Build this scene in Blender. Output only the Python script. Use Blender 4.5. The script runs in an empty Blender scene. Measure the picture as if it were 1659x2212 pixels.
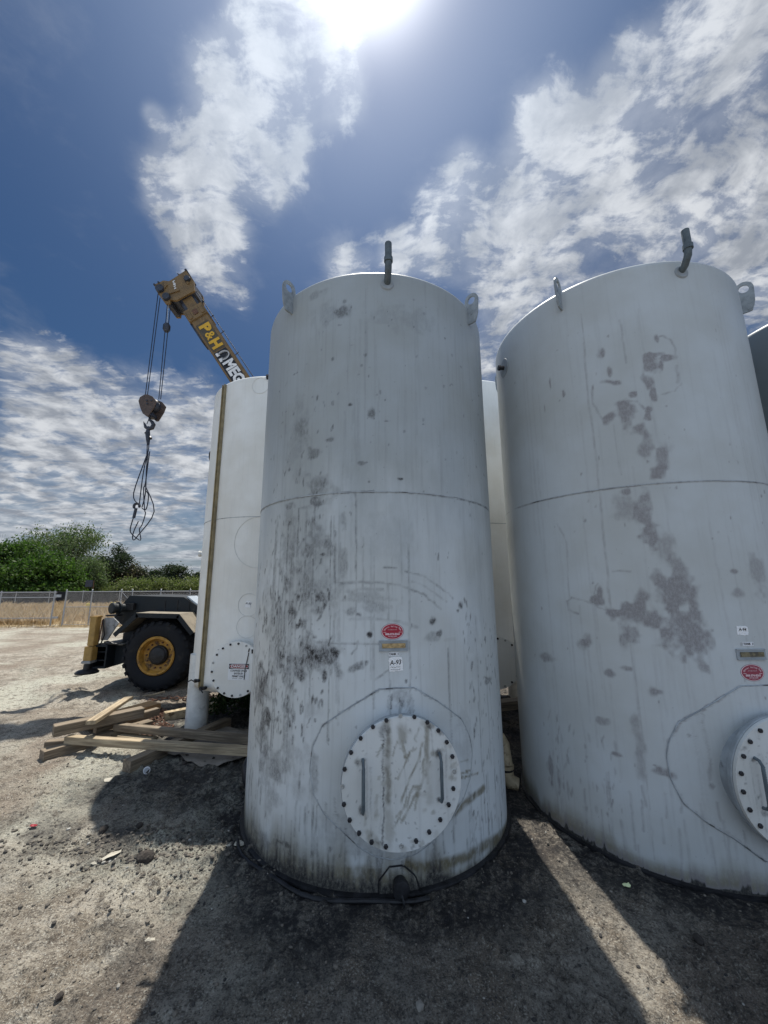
import bpy, bmesh, math, random
import numpy as np
from mathutils import Vector, Matrix
random.seed(7); RNG = np.random.default_rng(11)
SC = bpy.context.scene; COL = SC.collection
R = math.radians
# ---------------------------------------------------------------- camera
TH = math.atan(831/4313); RO = math.atan(24.5/4313)
fw = Vector((0, math.cos(TH), math.sin(TH))); u0 = Vector((0, -math.sin(TH), math.cos(TH))); r0 = Vector((1, 0, 0))
up = u0*math.cos(RO) + r0*math.sin(RO); rt = r0*math.cos(RO) - u0*math.sin(RO)
cam = bpy.data.cameras.new("camera"); co = bpy.data.objects.new("camera", cam); COL.objects.link(co)
m = Matrix((rt, up, -fw)).transposed().to_4x4(); m.translation = Vector((0, 0, 2.0)); co.matrix_world = m
cam.sensor_fit = 'HORIZONTAL'; cam.sensor_width = 36; cam.lens = 36*831/1659; cam.clip_start = .05; cam.clip_end = 3000
SC.camera = co
# ---------------------------------------------------------------- sun, sky, exposure
SUN_EL = R(68.6); SUN_AZ = R(-3.2)
sdir = Vector((math.sin(SUN_AZ)*math.cos(SUN_EL), math.cos(SUN_AZ)*math.cos(SUN_EL), math.sin(SUN_EL)))
sl = bpy.data.lights.new("sun", 'SUN'); sl.energy = 5.0; sl.angle = R(.53); sl.color = (1, .95, .86)
so = bpy.data.objects.new("sun", sl); COL.objects.link(so); so.rotation_euler = (-sdir).to_track_quat('-Z', 'Y').to_euler()
SC.view_settings.view_transform = 'Standard'; SC.view_settings.look = 'None'; SC.view_settings.gamma = 1
SC.view_settings.exposure = 0.30
SC.render.engine = 'CYCLES'
SC.cycles.max_bounces = 6; SC.cycles.diffuse_bounces = 3
W = bpy.data.worlds.new("World"); SC.world = W; W.use_nodes = True

class NT:
    """small node-tree writer"""
    def __init__(s, tree): s.t = tree; s.n = tree.nodes; s.l = tree.links
    def new(s, typ, **kw):
        n = s.n.new(typ)
        for k, v in kw.items():
            if k.startswith('i_'):
                s.put(n.inputs[int(k[2:])], v)
            else: setattr(n, k, v)
        return n
    def put(s, sock, v):
        if isinstance(v, bpy.types.NodeSocket): s.l.new(v, sock)
        elif isinstance(v, bpy.types.Node): s.l.new(v.outputs[0], sock)
        else: sock.default_value = v
    def math(s, op, a, b=0., c=None, clamp=False):
        n = s.new('ShaderNodeMath', operation=op, use_clamp=clamp); s.put(n.inputs[0], a); s.put(n.inputs[1], b)
        if c is not None: s.put(n.inputs[2], c)
        return n.outputs[0]
    def vmath(s, op, a, b=(0, 0, 0), out=0):
        n = s.new('ShaderNodeVectorMath', operation=op); s.put(n.inputs[0], a)
        if op == 'SCALE': s.put(n.inputs[3], b)
        else: s.put(n.inputs[1], b)
        return n.outputs[out]
    def noise(s, vec, scale, detail=4, rough=.55, dist=0):
        n = s.new('ShaderNodeTexNoise'); s.put(n.inputs['Vector'], vec); n.inputs['Scale'].default_value = scale
        n.inputs['Detail'].default_value = detail; n.inputs['Roughness'].default_value = rough; n.inputs['Distortion'].default_value = dist
        return n.outputs[0]
    def rng(s, v, a, b, c=0., d=1., smooth=True):
        n = s.new('ShaderNodeMapRange', interpolation_type='SMOOTHSTEP' if smooth else 'LINEAR'); s.put(n.inputs[0], v)
        for i, x in enumerate((a, b, c, d)): s.put(n.inputs[i+1], x)
        return n.outputs[0]
    def mix(s, f, a, b, mode='MIX'):
        n = s.new('ShaderNodeMix', data_type='RGBA', blend_type=mode); s.put(n.inputs[0], f)
        s.put(n.inputs[6], a if not isinstance(a, tuple) else (*a[:3], 1)); s.put(n.inputs[7], b if not isinstance(b, tuple) else (*b[:3], 1))
        return n.outputs[2]
    def mapping(s, vec, sc):
        return s.vmath('MULTIPLY', vec, sc)

CLOUDS = [((-0.098,0.452,0.887),3.45),((-0.165,0.456,0.875),2.88),((-0.214,0.472,0.855),3.18),((-0.161,0.503,0.849),3.63),((-0.244,0.521,0.818),3.52),((-0.276,0.481,0.832),2.21),((-0.308,0.544,0.78),3.42),((-0.367,0.571,0.735),3.33),((-0.399,0.572,0.716),2.36),((-0.228,0.577,0.784),3.2),((-0.186,0.578,0.795),2.23),((-0.211,0.611,0.763),2.36),((-0.346,0.623,0.702),3.93),((-0.41,0.597,0.689),1.98),((-0.302,0.649,0.698),1.94),((-0.378,0.662,0.647),2.51),((-0.364,0.699,0.615),1.78),((-0.382,0.505,0.774),1.08),((-0.137,0.547,0.825),2.34),((-0.068,0.523,0.85),2.24),((-0.104,0.49,0.866),3.33),((-0.216,0.435,0.874),1.46),((0.318,0.574,0.754),5.31),((0.4,0.527,0.75),5.18),((0.5,0.489,0.714),4.65),((0.534,0.545,0.647),5.59),((0.431,0.591,0.682),5.35),((0.247,0.618,0.746),4.76),((0.153,0.641,0.752),3.33),((0.154,0.592,0.791),1.78),((0.286,0.526,0.801),2.65),((0.579,0.491,0.652),4.52),((0.386,0.456,0.802),2.22),((0.499,0.403,0.768),3.14),((0.54,0.435,0.72),3.03),((0.335,0.676,0.656),4.6),((0.385,0.641,0.664),4.83),((0.264,0.726,0.635),3.14),((0.263,0.766,0.586),3.33),((0.242,0.821,0.518),2.86),((0.634,0.556,0.537),3.78),((0.139,0.676,0.724),2.95),((0.104,0.713,0.693),3.44),((0.174,0.718,0.674),2.51),((0.034,0.708,0.706),2.18),((-0.087,0.717,0.692),3.15),((-0.308,0.731,0.608),1.89),((-0.656,0.636,0.406),2.86),((-0.623,0.681,0.386),3.65),((-0.667,0.674,0.316),4.0),((-0.572,0.743,0.347),4.66),((-0.506,0.794,0.338),5.12),((-0.424,0.83,0.364),5.52),((-0.682,0.699,0.215),4.55),((-0.6,0.759,0.253),5.22),((-0.474,0.845,0.247),6.13),((-0.66,0.738,0.142),3.73),((-0.537,0.826,0.169),4.48),((-0.597,0.794,0.113),2.95),((0.655,0.58,0.485),2.6),((0.5,0.622,0.602),4.53)]
T = NT(W.node_tree); W.node_tree.nodes.clear()
tc = T.new('ShaderNodeTexCoord').outputs['Generated']; D = T.vmath('NORMALIZE', tc)
sky = T.new('ShaderNodeTexSky', sky_type='NISHITA', sun_disc=False, sun_elevation=SUN_EL, sun_rotation=SUN_AZ, air_density=1.0, dust_density=.6, ozone_density=2.0)
hs = T.new('ShaderNodeHueSaturation'); hs.inputs['Hue'].default_value = .503; hs.inputs['Saturation'].default_value = 1.3; hs.inputs['Value'].default_value = 0.40; T.put(hs.inputs['Color'], sky.outputs[0])
skyc = hs.outputs[0]
sep = T.new('ShaderNodeSeparateXYZ'); T.put(sep.inputs[0], D)
den = T.math('ADD', T.math('MAXIMUM', sep.outputs[2], 0.0), .16)
cmb = T.new('ShaderNodeCombineXYZ'); T.put(cmb.inputs[0], T.math('DIVIDE', sep.outputs[0], den)); T.put(cmb.inputs[1], T.math('DIVIDE', sep.outputs[1], den))
P = cmb.outputs[0]
cov = None
for (dx, dy, dz), deg in CLOUDS:
    dot = T.vmath('DOT_PRODUCT', D, (dx, dy, dz), out=1)
    k = 1/(1-math.cos(R(deg)))                     # angular gaussian round this part of the sky
    g = T.math('EXPONENT', T.math('MULTIPLY', T.math('SUBTRACT', dot, 1.), k*1.0))
    cov = g if cov is None else T.math('ADD', cov, g)
cov = T.math('MINIMUM', cov, 1.15)
warp = T.new('ShaderNodeTexNoise'); warp.inputs['Scale'].default_value = 3.; warp.inputs['Detail'].default_value = 3; T.put(warp.inputs['Vector'], P)
Pw = T.vmath('ADD', P, T.vmath('SCALE', T.vmath('SUBTRACT', warp.outputs['Color'], (.5, .5, .5)), .16))
n1 = T.noise(Pw, 4.2, 9, .60)
n2 = T.noise(T.mapping(Pw, (1.0, 2.3, 1)), 9.0, 7, .62)
n3 = T.noise(Pw, 16., 8, .66)
nn = T.math('ADD', T.math('ADD', T.math('MULTIPLY', n1, .46), T.math('MULTIPLY', n2, .30)), T.math('MULTIPLY', T.math('SUBTRACT', n3, .5), T.rng(sep.outputs[2], .2, .6, .04, .26)))
nn = T.math('ADD', nn, .12)
dens = T.math('ADD', T.math('MULTIPLY', cov, .80), T.math('MULTIPLY', T.math('MULTIPLY', T.math('SUBTRACT', nn, .5), 5.8), T.rng(cov, .0, .3, .15, 1.)))
cl = T.math('POWER', T.rng(dens, .24, 1.15), 1.2)
veil = T.math('MULTIPLY', T.rng(T.math('ADD', T.math('MULTIPLY', cov, .5), T.math('MULTIPLY', T.math('SUBTRACT', n1, .5), 1.2)), .02, .62), .42)
cl = T.math('MAXIMUM', cl, veil)
# low horizon band of thin haze and flat cloud
band = T.rng(sep.outputs[2], .0, .42, 1, 0)
bn = T.noise(T.mapping(Pw, (.55, 1.5, 1)), 1.7, 5, .52)
bandc = T.math('MULTIPLY', band, T.rng(bn, .36, .62))
cl = T.math('MAXIMUM', cl, T.math('MULTIPLY', bandc, .9))
shade = T.rng(T.noise(Pw, 7.5, 6, .6), .34, .68)
sund = T.vmath('DOT_PRODUCT', D, tuple(sdir), out=1)
near = T.math('POWER', T.math('MAXIMUM', sund, 0.), 6.)
cb = T.mix(shade, (.46*4.9, .51*4.9, .60*4.9), (1.12*4.9, 1.16*4.9, 1.22*4.9))
cb = T.mix(near, cb, T.mix(.5, cb, (1.25*4.9, 1.27*4.9, 1.3*4.9)))
# unseen bright cloud added behind the viewer to light the shaded tank fronts
back = T.rng(sep.outputs[1], .15, -.45)
cl = T.math('MAXIMUM', cl, T.math('MULTIPLY', back, T.rng(n1, .30, .52, .55, 1.)))
cb = T.mix(back, cb, (.84*4.9, 1.07*4.9, 1.42*4.9))
hz = T.rng(sep.outputs[2], 0., .35, .62, 0.)
skyc = T.mix(hz, skyc, (.40*4.9, .50*4.9, .66*4.9))
colr = T.mix(cl, skyc, cb)
g1 = T.math('MULTIPLY', T.math('POWER', T.math('MAXIMUM', sund, 0.), 270.), 4.6*4.9)
g2 = T.math('MULTIPLY', T.math('POWER', T.math('MAXIMUM', sund, 0.), 11.), .36*4.9)
gl = T.mix(1., colr, T.mix(1., T.mix(1., (1, .99, .98), g1, "MULTIPLY"), T.mix(1., (.58, .90, 1.36), g2, 'MULTIPLY'), 'ADD'), 'ADD')
for n in W.node_tree.nodes:
    if n.type == 'MIX': n.clamp_result = False
bg = T.new('ShaderNodeBackground'); T.put(bg.inputs[0], gl); bg.inputs[1].default_value = 0.1
ow = T.new('ShaderNodeOutputWorld'); T.put(ow.inputs[0], bg.outputs[0])

# ---------------------------------------------------------------- numeric noise used for displaced ground and painted-on dirt
def vnoise(x, y, seed=0):
    xi = np.floor(x).astype(np.int64); yi = np.floor(y).astype(np.int64); fx = x-xi; fy = y-yi
    fx = fx*fx*(3-2*fx); fy = fy*fy*(3-2*fy)
    def h(a, b):
        n = (a*374761393 + b*668265263 + seed*1442695041) & 0xffffffff
        n = ((n ^ (n >> 13))*1274126177) & 0xffffffff
        n = (n ^ (n >> 16)) & 0xffffffff
        return n/4294967295.
    return (h(xi, yi)*(1-fx)+h(xi+1, yi)*fx)*(1-fy) + (h(xi, yi+1)*(1-fx)+h(xi+1, yi+1)*fx)*fy
def fbm(x, y, o=4, seed=0, gain=.5):
    s = 0; a = 1; t = 0
    for i in range(o):
        s = s + a*vnoise(x*2**i+17.3*i, y*2**i-9.1*i, seed+i); t += a; a *= gain
    return s/t
def sstep(a, b, x):
    t = np.clip((x-a)/(b-a), 0, 1); return t*t*(3-2*t)

# ---------------------------------------------------------------- object helpers
def tag(o, label=None, cat=None, group=None, kind=None):
    if label: o['label'] = label
    if cat: o['category'] = cat
    if group: o['group'] = group
    if kind: o['kind'] = kind
    return o
def thing(name, label, cat, loc=(0, 0, 0), rz=0, group=None):
    o = bpy.data.objects.new(name, None); COL.objects.link(o); o.location = loc; o.rotation_euler = (0, 0, rz); o.empty_display_size = .2
    return tag(o, label, cat, group)
class MB:
    def __init__(s): s.v = []; s.f = []; s.m = []; s.uv = None
    def add(s, vs, fs, mi=0):
        k = len(s.v); s.v += [tuple(map(float, p)) for p in vs]; s.f += [tuple(i+k for i in f) for f in fs]; s.m += [mi]*len(fs); return s
    def box(s, c, d, M=None, mi=0, bev=0.):
        x, y, z = d[0]/2, d[1]/2, d[2]/2; M = M or Matrix.Identity(3)
        if bev:
            b = min(bev, x*.45, y*.45, z*.45); vs = []
            bm = bmesh.new(); bmesh.ops.create_cube(bm, size=1)
            for v in bm.verts: v.co = Vector((v.co.x*2*x, v.co.y*2*y, v.co.z*2*z))
            bmesh.ops.bevel(bm, geom=bm.edges[:], offset=b, segments=2, affect='EDGES')
            bm.verts.index_update()
            s.add([Vector(c)+M @ v.co for v in bm.verts], [[v.index for v in f.verts] for f in bm.faces], mi); bm.free(); return s
        vs = [Vector(c)+M @ Vector((a*x, b*y, e*z)) for a in (-1, 1) for b in (-1, 1) for e in (-1, 1)]
        return s.add(vs, [(0, 1, 3, 2), (4, 6, 7, 5), (0, 4, 5, 1), (2, 3, 7, 6), (0, 2, 6, 4), (1, 5, 7, 3)], mi)
    def tube(s, pts, r, n=8, cap=True, mi=0):
        pts = [Vector(p) for p in pts]; rs = r if isinstance(r, (list, tuple)) else [r]*len(pts); vs = []; fs = []; pr = None
        for i, p in enumerate(pts):
            d = (pts[min(i+1, len(pts)-1)]-pts[max(i-1, 0)]).normalized()
            if pr is None: a = d.orthogonal().normalized()
            else: a = (pr - d*pr.dot(d)).normalized()
            pr = a; b = d.cross(a)
            for k in range(n):
                t = 2*math.pi*k/n; vs.append(p+(a*math.cos(t)+b*math.sin(t))*rs[i])
        for i in range(len(pts)-1):
            for k in range(n): fs.append((i*n+k, i*n+(k+1) % n, (i+1)*n+(k+1) % n, (i+1)*n+k))
        if cap: fs += [tuple(range(n))[::-1], tuple((len(pts)-1)*n+k for k in range(n))]
        return s.add(vs, fs, mi)
    def lathe(s, prof, n=32, M=None, mi=0, close=False, caps=True):
        M = M or Matrix.Identity(4); vs = []; fs = []
        for r, z in prof:
            for k in range(n): t = 2*math.pi*k/n; vs.append(M @ Vector((r*math.cos(t), r*math.sin(t), z)))
        q = len(prof)
        for i in range(q-1+(1 if close else 0)):
            j = (i+1) % q
            for k in range(n): fs.append((i*n+k, i*n+(k+1) % n, j*n+(k+1) % n, j*n+k))
        if not close and caps:
            if prof[0][0] > 1e-5: fs.append(tuple(range(n))[::-1])
            if prof[-1][0] > 1e-5: fs.append(tuple((q-1)*n+k for k in range(n)))
        return s.add(vs, fs, mi)
    def prism(s, poly, d, M, mi=0):
        n = len(poly); vs = [M @ Vector((a, b, 0)) for a, b in poly]+[M @ Vector((a, b, d)) for a, b in poly]
        return s.add(vs, [tuple(range(n))[::-1], tuple(range(n, 2*n))]+[(i, (i+1) % n, (i+1) % n+n, i+n) for i in range(n)], mi)
    def build(s, name, mats, parent=None, smooth=False, uv=False, angle=None):
        me = bpy.data.meshes.new(name); me.from_pydata(s.v, [], s.f)
        for mt in (mats if isinstance(mats, (list, tuple)) else [mats]): me.materials.append(mt)
        if any(s.m): me.polygons.foreach_set('material_index', s.m)
        bm = bmesh.new(); bm.from_mesh(me); bmesh.ops.recalc_face_normals(bm, faces=bm.faces[:]); bm.to_mesh(me); bm.free()
        if smooth:
            me.polygons.foreach_set('use_smooth', [True]*len(me.polygons)); me.set_sharp_from_angle(angle=R(angle or 38))
        me.update(); o = bpy.data.objects.new(name, me); COL.objects.link(o)
        if parent: o.parent = parent
        return o
def fastmesh(name, V, Fq, mats, parent=None, smooth=True, attrs=None, mi=None):
    """big meshes straight from numpy: V (n,3), Fq (m,3|4)"""
    me = bpy.data.meshes.new(name); k = Fq.shape[1]
    me.vertices.add(len(V)); me.vertices.foreach_set('co', V.astype(np.float32).ravel())
    me.loops.add(Fq.size); me.loops.foreach_set('vertex_index', Fq.astype(np.int32).ravel())
    me.polygons.add(len(Fq)); me.polygons.foreach_set('loop_start', np.arange(0, Fq.size, k, dtype=np.int32))
    me.polygons.foreach_set('loop_total', np.full(len(Fq), k, dtype=np.int32))
    for mt in (mats if isinstance(mats, (list, tuple)) else [mats]): me.materials.append(mt)
    if mi is not None: me.polygons.foreach_set('material_index', mi.astype(np.int32))
    me.polygons.foreach_set('use_smooth', np.full(len(Fq), smooth, dtype=bool))
    me.update(calc_edges=True)
    for nm, a in (attrs or {}).items():
        if a.ndim == 1:
            at = me.attributes.new(nm, 'FLOAT', 'POINT'); at.data.foreach_set('value', a.astype(np.float32))
        else:
            at = me.attributes.new(nm, 'FLOAT_VECTOR', 'POINT'); at.data.foreach_set('vector', a.astype(np.float32).ravel())
    o = bpy.data.objects.new(name, me); COL.objects.link(o)
    if parent: o.parent = parent
    return o
def gridfaces(nr, nc, wrap=False):
    i = np.arange(nr-1)[:, None]; j = np.arange(nc if wrap else nc-1)[None, :]; j2 = (j+1) % nc
    return np.stack([i*nc+j, i*nc+j2, (i+1)*nc+j2, (i+1)*nc+j], -1).reshape(-1, 4)

# ---------------------------------------------------------------- materials
def mat(name):
    m = bpy.data.materials.new(name); m.use_nodes = True; t = NT(m.node_tree); b = m.node_tree.nodes['Principled BSDF']; return m, t, b
def simple(name, col, rough=.6, metal=0., var=.25, scale=8., bump=.15, bscale=60., dirt=None, dscale=3., dth=(.5, .7)):
    m, t, b = mat(name); tc = t.new('ShaderNodeTexCoord').outputs['Object']
    n = t.noise(tc, scale, 5, .6)
    c = t.mix(t.rng(n, .3, .7), tuple(x*(1-var) for x in col), tuple(min(1, x*(1+var)) for x in col))
    if dirt: c = t.mix(t.rng(t.noise(tc, dscale, 7, .65), dth[0], dth[1]), c, dirt)
    t.put(b.inputs['Base Color'], c); t.put(b.inputs['Roughness'], t.rng(n, .2, .8, max(.05, rough-.12), min(1, rough+.12))); b.inputs['Metallic'].default_value = metal
    b.inputs['Specular IOR Level'].default_value = .35
    if bump:
        bp = t.new('ShaderNodeBump'); bp.inputs['Strength'].default_value = bump; bp.inputs['Distance'].default_value = .01; t.put(bp.inputs['Height'], t.noise(tc, bscale, 4, .6)); t.put(b.inputs['Normal'], bp.outputs[0])
    return m
def attr(t, name, out='Fac'):
    return t.new('ShaderNodeAttribute', attribute_name=name).outputs[out]
def paint_mat(name, col, streak=.5, zscale=.9, painted=True, rough=.42, dirtcol=(.042, .040, .042), lowmod=.5):
    """weathered white tank paint; surf = (arc length, height) on the shell, dirtd / dirtb = painted smudges"""
    m, t, b = mat(name)
    uv = attr(t, 'surf', 'Vector'); obj = t.new('ShaderNodeTexCoord').outputs['Object']
    broad = t.noise(obj, 1.3, 5, .55)
    c = t.mix(t.rng(broad, .3, .72), (col[0]*.84, col[1]*.82, col[2]*.78), col)
    st = t.noise(t.mapping(uv, (26, 1.1, 1)), 1., 6, .62)
    c = t.mix(t.math('MULTIPLY', t.rng(st, .50, .74), .22*streak), c, (.22, .22, .22))
    st2 = t.noise(t.mapping(uv, (95, 2.4, 1)), 1., 4, .6)
    msk = t.rng(t.noise(uv, 2.6, 4, .55), .45, .66)
    c = t.mix(t.math('MULTIPLY', t.math('MULTIPLY', t.rng(st2, .60, .72), msk), .30*streak), c, (.14, .14, .14))
    sp = t.noise(t.mapping(uv, (60, 34, 1)), 1., 3, .5)
    c = t.mix(t.math('MULTIPLY', t.rng(sp, .70, .76), .6*streak), c, (.10, .10, .11))
    fine = t.noise(uv, 150., 3, .6)
    zz = t.new('ShaderNodeSeparateXYZ'); t.put(zz.inputs[0], uv)      # upper strake slightly duller, plus a darker fade painted in for dimmer light
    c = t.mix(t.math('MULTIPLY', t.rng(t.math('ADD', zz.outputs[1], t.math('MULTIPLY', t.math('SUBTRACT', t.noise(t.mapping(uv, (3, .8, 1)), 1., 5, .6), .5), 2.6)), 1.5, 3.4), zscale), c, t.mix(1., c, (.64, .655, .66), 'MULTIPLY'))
    if painted:
        d = attr(t, 'dirtd'); bb = attr(t, 'dirtb')
        fb = t.noise(t.mapping(uv, (55, 30, 1)), 1., 5, .7)
        bb2 = t.math('MULTIPLY', bb, t.rng(fb, .2, .55, .75, 1.1), clamp=True)
        c = t.mix(bb2, c, (.155, .135, .085))
        d2 = t.math('MULTIPLY', d, t.rng(t.math('ADD', t.math('MULTIPLY', fb, .7), t.math('MULTIPLY', fine, .3)), .34, .62, lowmod, 1.1), clamp=True)
        c = t.mix(d2, c, t.mix(t.rng(d, .86, .96), dirtcol, (.026, .025, .026)))
        t.put(b.inputs['Roughness'], t.math('ADD', t.math('MULTIPLY', d2, .25), t.rng(fine, .2, .8, rough-.08, rough+.1)))
    else: t.put(b.inputs['Roughness'], t.rng(fine, .2, .8, rough-.08, rough+.1))
    t.put(b.inputs['Base Color'], c)
    bp = t.new('ShaderNodeBump'); bp.inputs['Strength'].default_value = .35; bp.inputs['Distance'].default_value = .004
    t.put(bp.inputs['Height'], t.math('ADD', t.math('MULTIPLY', fine, .5), t.math('MULTIPLY', t.noise(obj, 3.2, 3, .5), 4.)))
    t.put(b.inputs['Normal'], bp.outputs[0])
    b.inputs['Specular IOR Level'].default_value = .4
    return m
M = {}
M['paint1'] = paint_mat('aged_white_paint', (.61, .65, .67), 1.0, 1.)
M['paintc'] = paint_mat('cover_white_paint', (.69, .71, .705), .8, 0.)
M['paint2'] = paint_mat('grey_white_paint', (.555, .59, .605), .5, .15, dirtcol=(.215, .20, .205), lowmod=.68)
M['paintw'] = paint_mat('cream_white_paint', (.86, .86, .83), .4, 0.)
M['paintd'] = paint_mat('dull_grey_paint', (.20, .235, .26), .5, 0.)  # far right tank: its deep shade put into a darker base colour
M['weld'] = simple('weld_bead', (.20, .205, .21), .6, 0, .4, 30, .4, 120)
M['trim'] = simple('grey_white_trim', (.32, .35, .37), .5, 0, .15, 12, .2, 90, (.12, .12, .12), 9, (.6, .75))
M['trimw'] = simple('white_trim', (.66, .66, .63), .5, 0, .12, 8, .2, 90, (.14, .13, .12), 6, (.62, .8))
M['ventgrey'] = simple('vent_grey', (.10, .125, .14), .5, 0, .2, 18, .25, 90, (.07, .07, .07), 14, (.6, .75))
M['bolt'] = simple('dark_bolt_steel', (.045, .045, .05), .5, .6, .3, 60, .3, 200)
M['boltlight'] = simple('painted_bolt', (.42, .42, .40), .5, 0, .3, 60, .3, 200)
M['black'] = simple('oily_black', (.016, .016, .018), .42, 0, .5, 12, .4, 50)
M['brass'] = simple('brass_plate', (.44, .31, .15), .55, 0, .35, 40, .2, 150, (.10, .07, .03), 25, (.5, .65))
M['lug'] = simple('lug_grey', (.28, .31, .33), .5, 0, .2, 18, .25, 90, (.09, .09, .09), 14, (.6, .75))
M['brassdull'] = simple('dull_brass_plate', (.19, .165, .10), .5, .2, .3, 40, .2, 150, (.10, .09, .07), 25, (.5, .65))
M['red'] = simple('sticker_red', (.38, .022, .045), .4, 0, .06, 30, 0)
M['redfade'] = simple('faded_sticker_red', (.30, .05, .08), .45, 0, .08, 30, 0)
M['pink'] = simple('sticker_pale_print', (.78, .60, .62), .5, 0, .05, 30, 0)
M['labelwhite'] = simple('label_white', (.75, .76, .78), .45, 0, .05, 30, 0)
M['ink'] = simple('black_ink', (.015, .015, .018), .5, 0, .1, 30, 0)
m_, t_, b_ = mat('crinkled_foil_tape'); b_.inputs['Base Color'].default_value = (.95, .95, .95, 1); b_.inputs['Metallic'].default_value = 0.; b_.inputs['Roughness'].default_value = .35  # the foil's bright reflection is put into a plain white base colour
bp_ = t_.new('ShaderNodeBump'); bp_.inputs['Strength'].default_value = 1; bp_.inputs['Distance'].default_value = .01; t_.put(bp_.inputs['Height'], t_.noise(t_.new('ShaderNodeTexCoord').outputs['Object'], 90, 3, .6)); t_.put(b_.inputs['Normal'], bp_.outputs[0]); M['foil'] = m_
M['white'] = simple('sign_white', (.82, .82, .82), .45, 0, .03, 10, 0)
M['signred'] = simple('sign_red', (.30, .02, .03), .45, 0, .05, 10, 0)
M['rubber'] = simple('tyre_rubber', (.007, .008, .011), .8, 0, .35, 9, .5, 70, (.05, .044, .036), 3.5, (.56, .82))
M['yellow'] = simple('crane_yellow', (.34, .21, .062), .5, 0, .22, 5, .2, 60, (.10, .055, .03), 5, (.56, .72))
M['rimyellow'] = simple('rim_yellow', (.40, .21, .04), .55, 0, .3, 9, .25, 60, (.05, .035, .025), 7, (.5, .68))
M['boomtan'] = simple('boom_tan', (.18, .115, .05), .55, 0, .25, 4, .2, 60, (.07, .05, .035), 4, (.55, .75))
M['boomdark'] = simple('greasy_boom', (.03, .035, .05), .4, 0, .5, 9, .2, 60)
M['carrier'] = simple('carrier_charcoal', (.007, .011, .015), .6, 0, .35, 3, .2, 60, (.09, .08, .065), 4, (.56, .85))
M['carrierdust'] = simple('dusty_fender', (.23, .20, .155), .8, 0, .25, 4, .3, 60, (.05, .045, .04), 5, (.55, .8))
M['greymetal'] = simple('worn_grey_plate', (.27, .275, .28), .55, .1, .25, 8, .2, 60, (.05, .045, .04), 7, (.5, .7))
M['rope'] = simple('wire_rope', (.03, .035, .05), .5, .5, .3, 40, .3, 200)
M['blockbrown'] = simple('hook_block_brown', (.085, .06, .05), .6, 0, .3, 10, .3, 60)
M['letyellow'] = simple('letter_yellow', (.62, .36, .03), .5, 0, .1, 10, 0)
M['letwhite'] = simple('letter_white', (.72, .72, .72), .5, 0, .1, 10, 0)
M['panelgrey'] = simple('panel_dark_olive', (.075, .062, .042), .55, 0, .2, 10, 0)
M['panelblack'] = simple('panel_black', (.012, .013, .018), .5, 0, .2, 10, 0)
M['glass'] = simple('pale_glass', (.45, .5, .55), .1, 0, .05, 4, 0)
M['galv'] = simple('galvanised_steel', (.36, .37, .385), .45, .45, .2, 15, .1, 60)
M['galvd'] = simple('galvanised_wire', (.42, .43, .44), .5, .45, .2, 15, 0)
M['rust'] = simple('rusty_steel', (.14, .075, .05), .8, .1, .4, 30, .5, 90)
M['screen'] = simple('black_screen_cloth', (.012, .013, .017), .85, 0, .4, 2, .2, 30)
M['bark'] = simple('bark', (.07, .052, .038), .9, 0, .35, 4, .6, 30)
M['pvc'] = simple('stained_pvc', (.42, .34, .22), .5, 0, .2, 12, .2, 60, (.12, .08, .04), 14, (.5, .65))
M['paper'] = simple('scrap_paper', (.42, .39, .32), .85, 0, .12, 12, .4, 40)
M['tarp'] = simple('dusty_tarp', (.27, .24, .205), .75, 0, .2, 4, .5, 18, (.10, .085, .07), 4, (.5, .7))
M['clod'] = simple('dark_clod', (.045, .038, .033), .95, 0, .4, 20, .8, 60)
M['yellowtape'] = simple('gauge_yellow', (.66, .52, .12), .5, 0, .12, 25, 0)
M['greenspeck'] = simple('pale_green_lid', (.62, .68, .38), .5, 0, .05, 10, 0)
def wood_mat(name, col, dark):
    m, t, b = mat(name); o = t.new('ShaderNodeTexCoord').outputs['Object']
    g = t.noise(t.mapping(o, (1.2, 22, 22)), 1.6, 7, .65, .6); k = t.noise(t.mapping(o, (2, 5, 5)), 1.3, 4, .5)
    c = t.mix(t.rng(g, .36, .64), dark, col); c = t.mix(t.rng(t.noise(t.mapping(o, (.8, 60, 60)), 1.4, 4, .6, .4), .56, .66, 0, .75), c, tuple(x*.3 for x in dark)); c = t.mix(t.math('MULTIPLY', t.rng(k, .52, .75), .7), c, tuple(x*.42 for x in col))
    t.put(b.inputs['Base Color'], c); b.inputs['Roughness'].default_value = .8
    bp = t.new('ShaderNodeBump'); bp.inputs['Strength'].default_value = .5; bp.inputs['Distance'].default_value = .006; t.put(bp.inputs['Height'], g); t.put(b.inputs['Normal'], bp.outputs[0])
    return m
M['wood1'] = wood_mat('pale_timber', (.46, .37, .245), (.25, .19, .12))
M['wood2'] = wood_mat('grey_weathered_timber', (.27, .215, .15), (.13, .10, .07))
M['wood3'] = wood_mat('orange_timber', (.42, .26, .12), (.24, .14, .065))
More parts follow.
